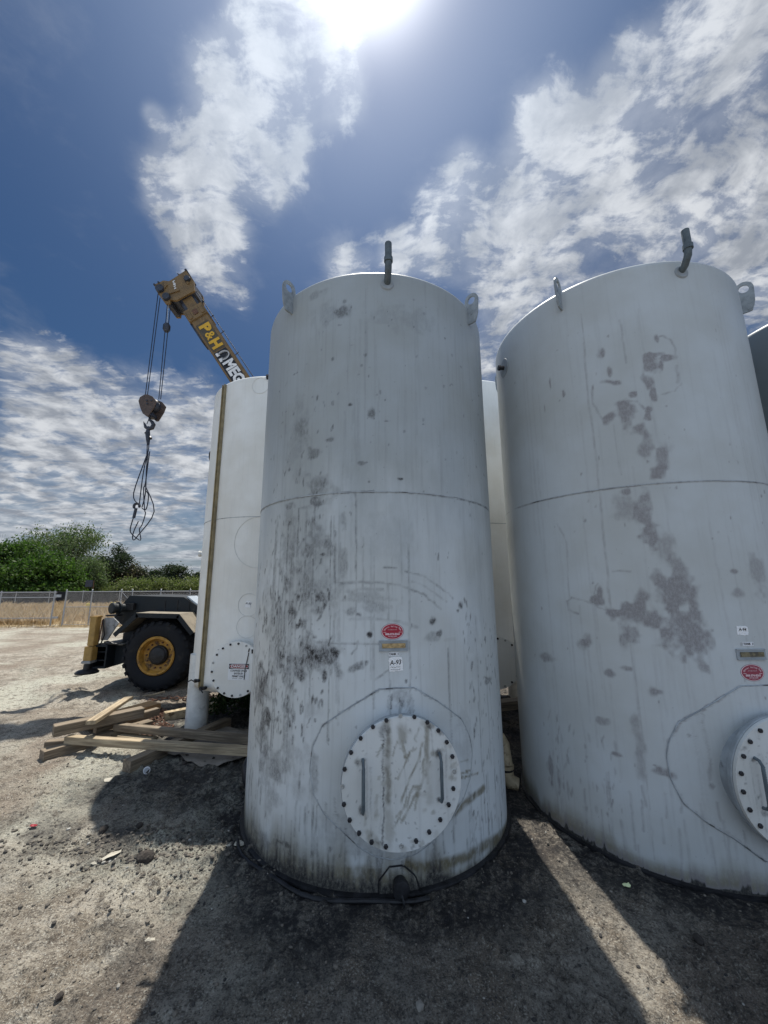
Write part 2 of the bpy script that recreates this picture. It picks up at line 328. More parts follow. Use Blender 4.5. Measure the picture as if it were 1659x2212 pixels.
def leaf_mat(name, a, b_, tr=.35, dry=False):
    m, t, b = mat(name); o = t.new('ShaderNodeObjectInfo').outputs['Random']; v = attr(t, 'tint'); c = t.mix(v, a, b_)
    t.put(b.inputs['Base Color'], c); b.inputs['Roughness'].default_value = .6; b.inputs['Specular IOR Level'].default_value = .25
    trn = t.new('ShaderNodeBsdfTranslucent'); t.put(trn.inputs[0], c if dry else t.mix(.5, c, (a[0]*.9+.02, a[1]*1.5+.03, a[2]*.5)))
    mx = t.new('ShaderNodeMixShader'); mx.inputs[0].default_value = tr; t.l.new(b.outputs[0], mx.inputs[1]); t.l.new(trn.outputs[0], mx.inputs[2])
    t.l.new(mx.outputs[0], m.node_tree.nodes['Material Output'].inputs[0]); return m
M['leafA'] = leaf_mat('dark_green_leaves', (.030, .068, .014), (.090, .150, .034), .42)
M['leafB'] = leaf_mat('grey_green_leaves', (.075, .105, .048), (.16, .20, .095))
M['leafC'] = leaf_mat('blue_green_leaves', (.020, .034, .022), (.052, .066, .040))
M['leafD'] = leaf_mat('olive_leaves', (.085, .105, .035), (.19, .21, .08))
M['leafE'] = leaf_mat('brownish_leaves', (.055, .048, .035), (.10, .085, .055))
M['straw'] = leaf_mat('dry_straw', (.42, .315, .18), (.64, .51, .33), .4, True)
M['weed'] = leaf_mat('weed_leaves', (.020, .040, .014), (.055, .090, .03))
# ---------------------------------------------------------------- ground
TANKS = dict(T1=(-.09, 4.14), T2=(2.574, 4.087), TW=(-1.8, 6.6), T4=(1.45, 6.95), T3=(5.28, 4.0))
def axis(segs):
    out = [segs[0][0]]
    for a, b, d in segs:
        n = max(1, int(round((b-a)/d))); out += list(np.linspace(a, b, n+1)[1:])
    return np.array(out)
gx = axis([(-900, -120, 60), (-120, -30, 6), (-30, -9, .35), (-9, -5, .07), (-5, -3.4, .035), (-3.4, 3.4, .017), (3.4, 6, .05), (6, 30, .6), (30, 120, 6), (120, 900, 60)])
gy = axis([(-60, -3, 5), (-3, 1.2, .12), (1.2, 2.0, .03), (2.0, 5.2, .016), (5.2, 8, .035), (8, 13, .08), (13, 26, .25), (26, 80, 1.5), (80, 200, 8), (200, 1500, 80)])
GX, GY = np.meshgrid(gx, gy)
def ground_h(X, Y, fine=True):
    h = (fbm(X*.35, Y*.35, 3, 5)-.5)*.05 + (fbm(X*1.3+3, Y*1.3, 3, 9)-.5)*.045
    nearw = sstep(22, 12, np.hypot(X, Y))
    rut = np.sin((Y+X*.55)*5.2+fbm(X*.8, Y*.8, 2, 3)*5)*.5+.5
    h = h + nearw*sstep(-1.5, -4, X)*sstep(5, 7, Y)*(rut-.5)*.055
    tn = np.full_like(X, 9.)
    for cx, cy in TANKS.values(): tn = np.minimum(tn, np.hypot(X-cx, Y-cy)-1.2)
    h = h*sstep(-.02, .5, tn)
    # churned ridge left of the front tank
    rg = np.exp(-((X+1.9)/.75)**2-((Y-3.5-(X+1.9)*-.35)/.16)**2)
    h = h + rg*(.03+.05*(fbm(X*9, Y*9, 3, 21)-.4))
    if fine:
        c = fbm(X*6, Y*6, 3, 13); g = vnoise(X*15, Y*15, 31); g2 = vnoise(X*31, Y*31, 41)
        rough = sstep(.40, .62, fbm(X*1.1, Y*1.1, 3, 51))
        h = h + nearw*((c-.5)*.038 + (sstep(.58, .95, g)*.026+sstep(.52, .95, g2)*.016)*(.35+1.0*rough))
    return h
HZ = ground_h(GX, GY)
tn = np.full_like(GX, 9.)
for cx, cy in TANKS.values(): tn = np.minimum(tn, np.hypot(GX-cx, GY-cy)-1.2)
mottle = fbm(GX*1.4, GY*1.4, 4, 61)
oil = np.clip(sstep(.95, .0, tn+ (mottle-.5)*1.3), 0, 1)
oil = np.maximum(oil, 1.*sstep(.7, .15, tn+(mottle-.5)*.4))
midarea = sstep(-1.7, -.9, GX)*sstep(4.6, 3.4, GY)
oil = np.maximum(oil, .55*midarea*sstep(.36, .58, mottle+.06))  # soil before the tanks darkened in colour to deepen their shadow
blob = np.exp(-((GX+1.9)/.9)**2-((GY-3.55)/.35)**2)
oil = np.maximum(oil, blob*sstep(.38, .6, fbm(GX*4, GY*4, 3, 71))*.9)
oil = np.maximum(oil, .92*sstep(.7, .0, np.hypot((GX+1.9)/1.3, (GY-4.9)/1.3)-.5+(mottle-.5)*1.2))
oil = np.maximum(oil, .6*sstep(.50, .62, fbm(GX*1.9+7, GY*1.9, 4, 161))*sstep(-.6, -1.2, GX)*sstep(4.2, 3.6, GY)*sstep(1.6, 2.4, GY))
pale = sstep(.5, .68, fbm(GX*.55+9, GY*.55, 4, 81))*sstep(-.2, -1.4, GX)
pale = np.maximum(pale, .9*np.exp(-((GX+1.33)/.17)**2-((GY-2.85)/.10)**2)*sstep(.35, .5, fbm(GX*6, GY*6, 3, 91)))
trk = np.exp(-((np.mod(GX*.82+GY*.57+.15*fbm(GX*.7, GY*.7, 2, 141), 1.9)-.5)/.16)**2)*sstep(-1.4, -2.2, GX)*sstep(2, 3, GY)*.75
pale = np.maximum(pale, trk*sstep(.35, .55, fbm(GX*2.5, GY*2.5, 3, 151)))
brown = sstep(.46, .62, fbm(GX*.9, GY*.9+4, 4, 101))
field = sstep(20.3, 21.5, GY+(fbm(GX*.5, GY*.5, 3, 111)-.5)*2.5)
V = np.stack([GX.ravel(), GY.ravel(), HZ.ravel()], 1)
m, t, b = mat('dirt_yard'); oc = t.new('ShaderNodeTexCoord').outputs['Object']
o_, p_, br_, f_ = attr(t, 'oil'), attr(t, 'pale'), attr(t, 'brown'), attr(t, 'field')
n1 = t.noise(oc, 3.2, 8, .65); n2 = t.noise(oc, 26, 7, .72); n3 = t.noise(oc, 85, 4, .65); n4 = t.noise(oc, 210, 2, .6)
n0 = t.noise(oc, .9, 6, .6)
c = t.mix(t.rng(t.math('ADD', t.math('MULTIPLY', n1, .6), t.math('MULTIPLY', n0, .4)), .38, .60), (.155*1.29, .128*1.29, .098*1.29), (.33*1.29, .30*1.29, .25*1.29))
c = t.mix(t.math('MULTIPLY', br_, t.rng(n1, .35, .6, .25, .75)), c, (.155*1.29, .115*1.29, .085*1.29))
c = t.mix(t.math('MULTIPLY', p_, t.rng(n2, .3, .6, .35, .9)), c, (.40*1.29, .40*1.29, .335*1.29))
mid = t.noise(oc, 9, 7, .72)
c = t.mix(t.rng(mid, .50, .64, 0., .78), c, (.075*1.29, .060*1.29, .047*1.29))
c = t.mix(t.rng(n2, .50, .66, 0., .8), c, (.055*1.29, .048*1.29, .040*1.29))
c = t.mix(t.rng(n3, .54, .66, 0., .75), c, (.45*1.29, .43*1.29, .37*1.29))
c = t.mix(t.rng(n3, .46, .36, 0., .8), c, (.045*1.29, .040*1.29, .034*1.29))
c = t.mix(t.rng(n4, .60, .74, 0., .6), c, (.55*1.29, .53*1.29, .48*1.29))
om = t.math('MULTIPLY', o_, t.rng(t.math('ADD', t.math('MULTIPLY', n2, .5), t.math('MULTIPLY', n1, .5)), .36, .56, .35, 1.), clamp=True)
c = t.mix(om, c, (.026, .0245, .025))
fc = t.mix(t.rng(t.noise(oc, 1.6, 6, .6), .35, .65), (.20, .145, .075), (.40, .31, .18))
c = t.mix(f_, c, fc)
t.put(b.inputs['Base Color'], c); t.put(b.inputs['Roughness'], t.math('SUBTRACT', .95, t.math('MULTIPLY', om, .18)))
b.inputs['Specular IOR Level'].default_value = .25
bp = t.new('ShaderNodeBump'); bp.inputs['Strength'].default_value = 1.; bp.inputs['Distance'].default_value = .035
t.put(bp.inputs['Height'], t.math('ADD', t.math('MULTIPLY', n2, 1.), t.math('MULTIPLY', n3, .45))); t.put(b.inputs['Normal'], bp.outputs[0])
M['dirt'] = m
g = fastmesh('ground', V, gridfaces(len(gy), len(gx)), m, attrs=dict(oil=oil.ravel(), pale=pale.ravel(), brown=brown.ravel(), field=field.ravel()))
tag(g, kind='structure')
def gz(x, y):
    return float(ground_h(np.array([float(x)]), np.array([float(y)]), False)[0])
# loose gravel and crumbs of soil: nobody could count them
def pebbles():
    bm = bmesh.new(); bmesh.ops.create_icosphere(bm, subdivisions=1, radius=1.); bm.verts.index_update()
    bv = np.array([v.co[:] for v in bm.verts]); bf = np.array([[v.index for v in f.verts] for f in bm.faces]); bm.free()
    N = 9000
    r = 1.9+7.2*RNG.random(N)**1.6; a = RNG.uniform(R(-48), R(46), N)
    x = r*np.sin(a)/np.cos(a)**.3; y = r*np.cos(a)
    ok = np.ones(N, bool)
    for k, (cx, cy) in TANKS.items(): ok &= (np.hypot(x-cx, y-cy) > 1.24)
    clump = fbm(x*1.8, y*1.8, 3, 121); ok &= RNG.random(N) < sstep(.35, .6, clump)*.9+.12
    x, y = x[ok], y[ok]; n = len(x)
    s = .0035+.009*RNG.random(n)**4+ .012*(RNG.random(n) > .993)*RNG.random(n)
    bx = np.concatenate([RNG.normal(-1.95, .55, 1100), RNG.normal(-1.5, .4, 500)]); by = np.concatenate([RNG.normal(3.44, .13, 1100), RNG.normal(3.15, .25, 500)])
    x = np.concatenate([x, bx]); y = np.concatenate([y, by]); s = np.concatenate([s, .004+.014*RNG.random(len(bx))**3.5]); n = len(x)
    z = ground_h(x, y)+s*.25
    jit = 1+.35*(RNG.random((n, len(bv), 1))-.5)
    sc = np.stack([s*(.8+.5*RNG.random(n)), s*(.7+.5*RNG.random(n)), s*(.5+.4*RNG.random(n))], 1)[:, None, :]
    th = RNG.uniform(0, 6.28, n); p = bv[None]*jit*sc
    c_, s_ = np.cos(th)[:, None], np.sin(th)[:, None]
    px = p[..., 0]*c_-p[..., 1]*s_+x[:, None]; py = p[..., 0]*s_+p[..., 1]*c_+y[:, None]; pz = p[..., 2]+z[:, None]
    V = np.stack([px, py, pz], -1).reshape(-1, 3)
    Fq = (bf[None]+(np.arange(n)*len(bv))[:, None, None]).reshape(-1, 3)
    tint = np.repeat(np.clip(RNG.normal(.35, .26, n), 0, 1), len(bv))
    m, t, b = mat('gravel'); v = attr(t, 'tint'); cr = t.mix(t.rng(v, .0, .55, smooth=False), (.028, .026, .025), (.15, .13, .105)); cr = t.mix(t.rng(v, .78, 1.), cr, (.36, .35, .32))
    t.put(b.inputs['Base Color'], cr); b.inputs['Roughness'].default_value = .85
    o = fastmesh('gravel', V, Fq, m, smooth=False, attrs=dict(tint=tint)); tag(o, 'loose gravel and dark soil crumbs over the yard', 'gravel', kind='stuff')
pebbles()

# ---------------------------------------------------------------- dirt painted on the shells
S1 = [(-0.462,2.671,0.073,0.037,0.6,0),(-0.745,2.664,0.07,0.029,0.4,0),(-0.569,2.635,0.103,0.023,0.4,0),(-0.452,2.373,0.112,0.195,0.45,0),(-0.334,2.299,0.056,0.104,0.45,0),(-0.228,2.504,0.023,0.097,0.35,0),(-0.232,2.194,0.044,0.11,0.4,0),(-0.677,2.171,0.075,0.16,0.3,0),(-0.517,1.868,0.094,0.209,0.3,0),(-0.381,1.919,0.066,0.033,0.7,0),(-0.657,1.79,0.048,0.051,0.5,0),(-0.166,1.814,0.051,0.032,0.5,0),(-0.107,1.794,0.033,0.016,0.6,0),(-0.02,1.648,0.015,0.02,0.9,0),(-0.677,1.717,0.017,0.012,1,0),(-0.623,1.707,0.018,0.012,1,0),(-0.483,1.511,0.059,0.063,0.8,0),(-0.281,1.52,0.039,0.031,1,0),(-0.333,1.495,0.071,0.07,0.7,0),(-0.425,1.506,0.057,0.047,0.7,0),(-0.75,1.466,0.021,0.025,1,0),(-0.698,1.455,0.024,0.041,0.8,0),(-0.527,1.343,0.061,0.047,0.7,0),(-0.357,1.355,0.018,0.054,0.9,0),(-0.304,1.381,0.022,0.046,0.8,0),(-0.262,1.405,0.034,0.076,0.6,0),(-0.105,1.432,0.081,0.027,0.7,20),(-1.096,1.269,0.119,0.102,0.7,0),(-1.164,1.169,0.133,0.101,0.6,0),(-0.9,1.324,0.041,0.025,0.5,0),(-0.85,1.118,0.075,0.048,0.6,0),(-0.714,1.101,0.061,0.039,0.5,0),(-0.937,1.004,0.07,0.079,0.6,0),(-0.606,1.233,0.033,0.019,0.5,0),(-0.45,1.12,0.056,0.067,0.25,0),(-0.424,1.467,0.191,0.172,0.35,0),(-0.806,1.478,0.193,0.158,0.3,0),(-0.399,2.249,0.029,0.012,1,0),(-0.388,1.837,0.019,0.098,0.5,-25),(-0.066,1.919,0.109,0.049,0.25,0),(-0.008,1.846,0.099,0.04,0.3,0),(-0.117,2.025,0.153,0.012,0.4,0),(-1.005,0.841,0.125,0.18,0.5,0),(-0.909,0.987,0.038,0.109,0.7,0),(-0.732,0.672,0.113,0.134,0.35,0),(0.477,1.736,0.037,0.038,0.7,0),(0.534,1.646,0.015,0.025,0.8,0),(-0.018,1.65,0.015,0.014,1,0),(-0.696,0.992,0.045,0.023,0.4,0),(-0.417,0.667,0.054,0.129,0.4,0),(-0.545,0.634,0.009,0.065,0.9,0),(-0.65,0.213,0.041,0.014,0.7,0),(-0.767,0.112,0.057,0.031,0.5,0),(-0.29,0.26,0.018,0.02,0.6,0),(0.752,1.848,0.029,0.033,0.7,0),(1.095,1.223,0.088,0.026,0.6,0),(0.196,1.203,0.087,0.068,0.4,0),(-0.951,0.152,0.162,0.064,0.5,0),(-0.261,4.366,0.072,0.078,0.6,0),(-0.187,3.478,0.019,0.017,1,0),(-0.003,3.407,0.045,0.062,0.7,0),(0.119,3.326,0.026,0.011,0.9,0),(0.223,2.837,0.023,0.01,1,0),(-0.353,3.184,0.042,0.025,0.7,0),(-0.513,3.097,0.079,0.055,0.5,0),(-0.64,3.345,0.073,0.087,0.35,0),(-0.098,2.965,0.032,0.016,0.6,0),(-0.765,3.882,0.044,0.013,0.9,0),(-0.532,4.599,0.105,0.05,0.3,0),(-0.248,4.458,0.036,0.024,0.6,0),(-0.473,2.835,0.091,0.08,0.35,0),(-0.022,1.843,0.252,0.104,0.12,0),(0.467,1.729,0.029,0.024,0.8,0),(0.751,1.848,0.023,0.022,0.7,0),(0.717,1.806,0.012,0.014,0.8,0),(0.513,1.645,0.016,0.013,0.8,0),(0.473,1.623,0.058,0.032,0.35,0),(0.113,2.357,0.218,0.189,0.1,0),(-0.022,1.653,0.015,0.016,0.9,0),(-0.105,1.795,0.021,0.01,0.7,0)]
B1 = [(0.475,0.131,0.161,0.03,0.8,6),(0.648,0.113,0.191,0.035,0.9,14),(0.887,0.124,0.257,0.038,0.9,28),(1.179,0.102,0.281,0.043,0.9,40),(0.754,0.457,0.166,0.037,0.8,20),(0.556,0.39,0.087,0.031,0.7,30),(0.696,0.657,0.051,0.01,0.8,15),(0.747,0.616,0.091,0.01,0.8,12),(0.701,0.729,0.043,0.009,0.6,10),(0.386,0.191,0.076,0.03,0.6,0),(-0.089,0.111,0.301,0.068,0.5,0),(-0.52,0.084,0.233,0.06,0.4,0),(0.612,1.591,0.066,0.013,0.1,0)]
L1 = [([(-0.572,1.581),(-0.361,1.582),(-0.227,1.586),(0.05,1.584)],0.004,0.5),([(0.124,1.406),(0.025,1.345)],0.004,0.5),([(1.034,1.26),(1.132,1.222),(1.166,1.182)],0.006,0.8),([(0.335,0.642),(0.335,0.637)],0.002,0.1),([(-0.255,2.006),(-0.177,2.03),(-0.075,2.033),(0.084,2.024)],0.012,0.45),([(-0.29,1.944),(-0.202,1.968),(-0.075,1.984),(0.083,1.975)],0.012,0.3),([(-0.201,1.903),(-0.075,1.919),(0.083,1.91)],0.02,0.3),([(-0.157,1.758),(-0.033,1.766),(0.082,1.758)],0.015,0.3),([(-0.506,1.598),(-0.372,1.592),(-0.256,1.583)],0.006,0.6),([(-0.347,1.886),(-0.378,1.812),(-0.423,1.746)],0.009,0.7),([(-0.106,1.601),(-0.11,1.555),(-0.146,1.516)],0.005,0.6),([(-0.253,2.01),(-0.09,2.03),(0.052,2.025),(0.221,2.004),(0.398,1.936),(0.54,1.825)],0.009,0.5),([(0.249,2.112),(0.402,2.07),(0.547,1.985),(0.663,1.902)],0.008,0.5),([(-0.269,1.949),(-0.073,1.981)],0.009,0.4),([(-0.242,1.895),(-0.114,1.916),(0.011,1.915),(0.177,1.898)],0.014,0.3),([(-0.006,1.843),(0.143,1.849)],0.014,0.3),([(-0.155,1.763),(-0.022,1.771),(0.175,1.745),(0.329,1.701)],0.012,0.3),([(0.309,2.036),(0.447,1.977),(0.595,1.874)],0.007,0.3),([(0.086,2.137),(0.18,2.135)],0.006,0.7),([(0.541,2.253),(0.539,2.2)],0.004,0.9)]
BL1 = [([(0.24,0.175),(0.435,0.13),(0.648,0.113),(0.931,0.107),(1.44,0.008)],0.036,0.85),([(0.364,0.301),(0.557,0.406),(0.718,0.45),(0.922,0.479)],0.026,0.8),([(0.662,0.653),(0.759,0.653)],0.006,0.8),([(0.661,0.628),(0.866,0.606)],0.008,0.8),([(0.667,0.731),(0.736,0.727)],0.005,0.7),([(0.589,0.452),(0.811,0.451)],0.016,0.6),([(-0.158,0.146),(-0.044,0.161),(0.023,0.132)],0.03,0.6)]
S2 = [(-0.67,4.008,0.026,0.052,0.7,0),(-0.637,3.81,0.012,0.051,0.6,0),(-0.626,3.715,0.06,0.019,0.8,-25),(-0.311,3.894,0.05,0.023,0.9,0),(-0.329,3.826,0.05,0.069,0.6,0),(-0.223,3.855,0.051,0.019,0.7,0),(-0.262,3.796,0.015,0.031,0.8,0),(-0.379,3.657,0.031,0.049,0.6,0),(-0.489,3.568,0.027,0.027,0.9,0),(-0.345,3.526,0.021,0.043,0.8,0),(-0.585,3.512,0.034,0.037,0.8,0),(-0.555,3.417,0.054,0.11,0.55,0),(-0.687,3.41,0.05,0.037,0.8,45),(-0.398,3.412,0.024,0.03,0.8,0),(-0.406,3.346,0.024,0.026,0.8,0),(-0.484,3.255,0.043,0.06,0.7,0),(-0.451,3.082,0.042,0.105,0.45,0),(-0.348,3.022,0.057,0.092,0.5,0),(-0.403,2.883,0.039,0.045,0.7,0),(-0.453,2.976,0.014,0.014,0.7,0),(-0.627,2.742,0.038,0.023,0.6,0),(-0.639,2.628,0.066,0.091,0.35,0),(-0.538,2.561,0.051,0.122,0.55,0),(-0.496,2.403,0.054,0.065,0.6,0),(-0.425,2.312,0.058,0.118,0.35,0),(-0.362,2.099,0.058,0.104,0.45,0),(-0.476,2.039,0.053,0.063,0.5,0),(-0.411,1.915,0.097,0.102,0.8,0),(-0.629,1.861,0.054,0.063,0.7,0),(-0.725,1.817,0.056,0.042,0.6,0),(-0.929,1.877,0.047,0.028,0.9,0),(-0.894,1.966,0.02,0.044,0.6,0),(0.216,2.074,0.077,0.123,0.35,0),(0.027,1.934,0.031,0.025,0.4,0),(0.025,2.095,0.021,0.012,0.6,0),(-0.312,1.935,0.027,0.04,0.5,0),(-0.946,2.017,0.008,0.014,1,0),(-0.263,4.035,0.015,0.026,0.6,0),(-0.736,3.829,0.006,0.026,0.9,0),(-1.139,3.897,0.008,0.069,0.8,0),(-1.026,3.734,0.007,0.024,0.8,0),(-1.219,3.686,0.007,0.035,0.8,0),(-0.775,3.709,0.006,0.026,0.8,0),(-0.273,3.428,0.008,0.01,0.9,0),(-0.623,1.9,0.051,0.071,0.5,0),(-0.658,1.77,0.134,0.071,0.6,0),(-0.541,1.739,0.079,0.058,0.4,0),(-0.383,1.676,0.128,0.145,0.75,0),(-0.716,1.615,0.072,0.082,0.6,0),(-0.792,1.789,0.043,0.03,0.7,0),(-1.061,1.538,0.058,0.044,0.8,0),(-0.591,1.223,0.048,0.033,0.9,0),(-0.763,1.369,0.036,0.014,0.6,0),(-0.902,0.738,0.032,0.013,0.7,0),(-0.616,0.686,0.056,0.031,0.8,0),(-0.668,0.721,0.011,0.009,1,0),(-0.895,1.318,0.028,0.024,0.6,0),(-1.443,1.359,0.058,0.027,0.5,0),(-0.288,1.407,0.034,0.043,0.5,0),(-0.351,0.652,0.018,0.029,0.7,0),(-0.747,0.866,0.03,0.196,0.35,0),(-0.988,0.956,0.047,0.023,0.4,0),(-0.442,0.952,0.014,0.016,0.8,0),(-1.495,0.43,0.024,0.104,0.5,0),(-1.414,0.366,0.021,0.075,0.5,0),(-0.301,1.557,0.02,0.087,0.3,0)]
L2 = [([(-0.271,4.056),(-0.218,4.061),(-0.16,4.015),(-0.138,3.942),(-0.154,3.866),(-0.206,3.827),(-0.269,3.816)],0.008,0.6),([(-0.15,3.777),(-0.144,3.702),(-0.165,3.628)],0.012,0.7),([(-0.141,3.614),(-0.18,3.556),(-0.284,3.536)],0.006,0.6),([(-0.544,3.521),(-0.467,3.498),(-0.426,3.429)],0.009,0.7),([(-0.772,3.735),(-0.787,3.581),(-0.755,3.467),(-0.723,3.369)],0.005,0.5),([(-0.8,4.456),(-0.819,3.832),(-0.822,3.565),(-0.814,3.303),(-0.82,2.807),(-0.826,2.336),(-0.833,1.782)],0.003,0.8),([(-0.51,4.281),(-0.507,3.865)],0.003,0.7),([(-0.66,3.328),(-0.658,3.203),(-0.649,2.899)],0.003,0.5),([(-1.2,2.545),(-1.126,2.361),(-1.155,1.884)],0.003,0.6),([(-1.135,1.896),(-1.173,1.86),(-1.164,1.79),(-1.088,1.765)],0.009,0.7),([(-1.135,1.896),(-1.031,1.875),(-0.938,1.833),(-0.843,1.781)],0.008,0.55),([(-0.924,1.877),(-0.949,1.933),(-0.9,2.011)],0.006,0.6),([(-0.795,2.104),(-0.732,2.11),(-0.672,2.101)],0.005,0.7),([(-1.154,2.012),(-1.165,1.289),(-1.127,0.771),(-1.137,0.21)],0.003,0.4),([(-0.835,2.01),(-0.838,1.763)],0.003,0.4),([(-0.722,1.557),(-0.724,1.351),(-0.717,0.872),(-0.735,0.456),(-0.737,0.113)],0.003,0.7),([(-0.352,1.11),(-0.338,0.878),(-0.354,0.632)],0.008,0.5),([(-0.568,0.344),(-0.581,0.161),(-0.59,0.021)],0.004,0.7)]
PAD = [(0.049,1.276),(0.172,1.281),(0.299,1.277),(0.486,1.168),(0.7,1.014),(0.775,0.887),(0.799,0.764),(0.764,0.6),(0.686,0.487),(0.57,0.387),(0.415,0.286),(0.289,0.232),(0.137,0.219),(0.023,0.241),(-0.091,0.297),(-0.22,0.394),(-0.333,0.468),(-0.414,0.571),(-0.454,0.726),(-0.438,0.871),(-0.36,1.025),(-0.152,1.161)]
PAD2 = [(-0.08,1.297),(-0.191,1.232),(-0.492,1.034),(-0.564,0.9),(-0.589,0.803),(-0.583,0.663),(-0.529,0.516),(-0.401,0.416),(-0.262,0.344),(-0.107,0.231)]
BPAD = [(0.113,0.177),(0.205,0.179),(0.286,0.109),(0.314,0.027),(0.307,-0.011),(0.04,0.017),(0.045,0.102)]
CV = [([(-0.131,0.299),(-0.13,-0.009),(-0.131,-0.361)],0.004,0.9),([(-0.1,0.373),(-0.101,0.157),(-0.097,-0.118)],0.022,0.55),([(0.0,0.332),(-0.001,0.252)],0.03,0.5),([(-0.001,0.252),(0.022,0.145)],0.009,0.6),([(0.176,0.354),(0.171,0.155),(0.16,-0.011)],0.016,0.6),([(0.091,0.195),(0.048,0.178),(0.015,0.089),(-0.035,0.023)],0.007,0.6),([(0.142,0.229),(0.115,0.133),(0.045,0.017),(-0.018,-0.113)],0.008,0.6),([(0.146,0.133),(0.137,0.017),(0.098,-0.065),(0.084,-0.162)],0.008,0.55),([(0.081,-0.032),(0.111,-0.032),(0.06,-0.124),(-0.014,-0.231)],0.008,0.6),([(0.068,-0.027),(0.024,-0.135),(-0.049,-0.193)],0.007,0.55),([(0.025,-0.086),(-0.013,-0.177),(-0.068,-0.262)],0.007,0.55),([(0.125,0.326),(0.086,0.252)],0.006,0.5),([(-0.132,0.236),(-0.169,0.168)],0.006,0.5),([(-0.032,0.252),(-0.07,0.157)],0.006,0.5),([(-0.254,-0.096),(-0.248,-0.224)],0.008,0.35),([(-0.169,-0.064),(-0.182,-0.198)],0.01,0.3),([(-0.103,-0.145),(-0.086,-0.278),(-0.099,-0.361)],0.03,0.35),([(0.163,0.099),(0.176,-0.119)],0.03,0.25),([(-0.299,0.147),(-0.262,0.135)],0.02,0.5),([(0.214,0.161),(0.257,0.155)],0.02,0.5),([(-0.212,-0.298),(-0.158,-0.351)],0.03,0.5),([(0.151,0.36),(0.201,0.337)],0.025,0.6)]
BOLT = [(-0.108,0.385),(-0.199,0.35),(-0.28,0.285),(-0.343,0.204),(-0.383,0.108),(-0.396,0.007),(-0.385,-0.094),(-0.347,-0.186),(-0.287,-0.264),(-0.207,-0.321),(-0.116,-0.355),(-0.015,-0.362),(0.081,-0.341),(0.169,-0.298),(0.246,-0.234),(0.306,-0.152),(0.342,-0.059),(0.355,0.04),(0.343,0.135),(0.307,0.226),(0.25,0.302),(0.175,0.357),(0.085,0.396),(-0.01,0.406)]
HEAD = [(-6.448,10.39),(-6.329,10.459),(-6.205,10.527),(-6.044,10.502),(-5.922,10.592),(-5.603,10.859),(-5.346,10.498),(-5.294,10.196),(-5.75,9.901),(-5.827,9.886),(-5.946,9.902),(-5.952,9.784),(-6.077,9.785),(-6.303,10.083)]
ROPES = [(-6.349,10.143),(-6.361,6.978),(-6.279,10.023),(-6.306,6.978),(-6.051,9.784),(-5.989,6.925),(-5.96,9.784),(-5.94,6.925),(-6.017,9.07)]
BLOCK = [(-6.446,6.82),(-6.418,6.93),(-6.304,7.006),(-6.222,7.006),(-6.094,6.95),(-5.978,6.817),(-6.021,6.643),(-6.137,6.405),(-6.196,6.395),(-6.295,6.471),(-6.373,6.623)]
SLING = [[(-6.169,6.148),(-6.17,5.977)],[(-6.228,5.957),(-6.169,5.431),(-6.17,5.265),(-6.35,4.352),(-6.211,4.073)],[(-6.118,5.681),(-6.097,5.493),(-6.171,4.916),(-6.201,4.073)],[(-6.13,5.431),(-6.147,5.059),(-6.109,4.371),(-6.154,3.994)],[(-6.117,5.493),(-6.107,5.223),(-6.097,4.611),(-6.108,4.451),(-6.022,3.934),(-5.999,3.817),(-6.073,3.545),(-6.146,3.43),(-6.096,3.161),(-6.323,3.315),(-6.364,3.45),(-6.29,3.76)],[(-6.093,4.571),(-5.774,3.874),(-6.119,3.276),(-6.239,3.162),(-6.297,3.258),(-6.28,3.43),(-6.199,3.643)],[(-6.099,4.451),(-6.015,4.31),(-6.03,4.013),(-6.07,3.935),(-6.132,3.974)]]
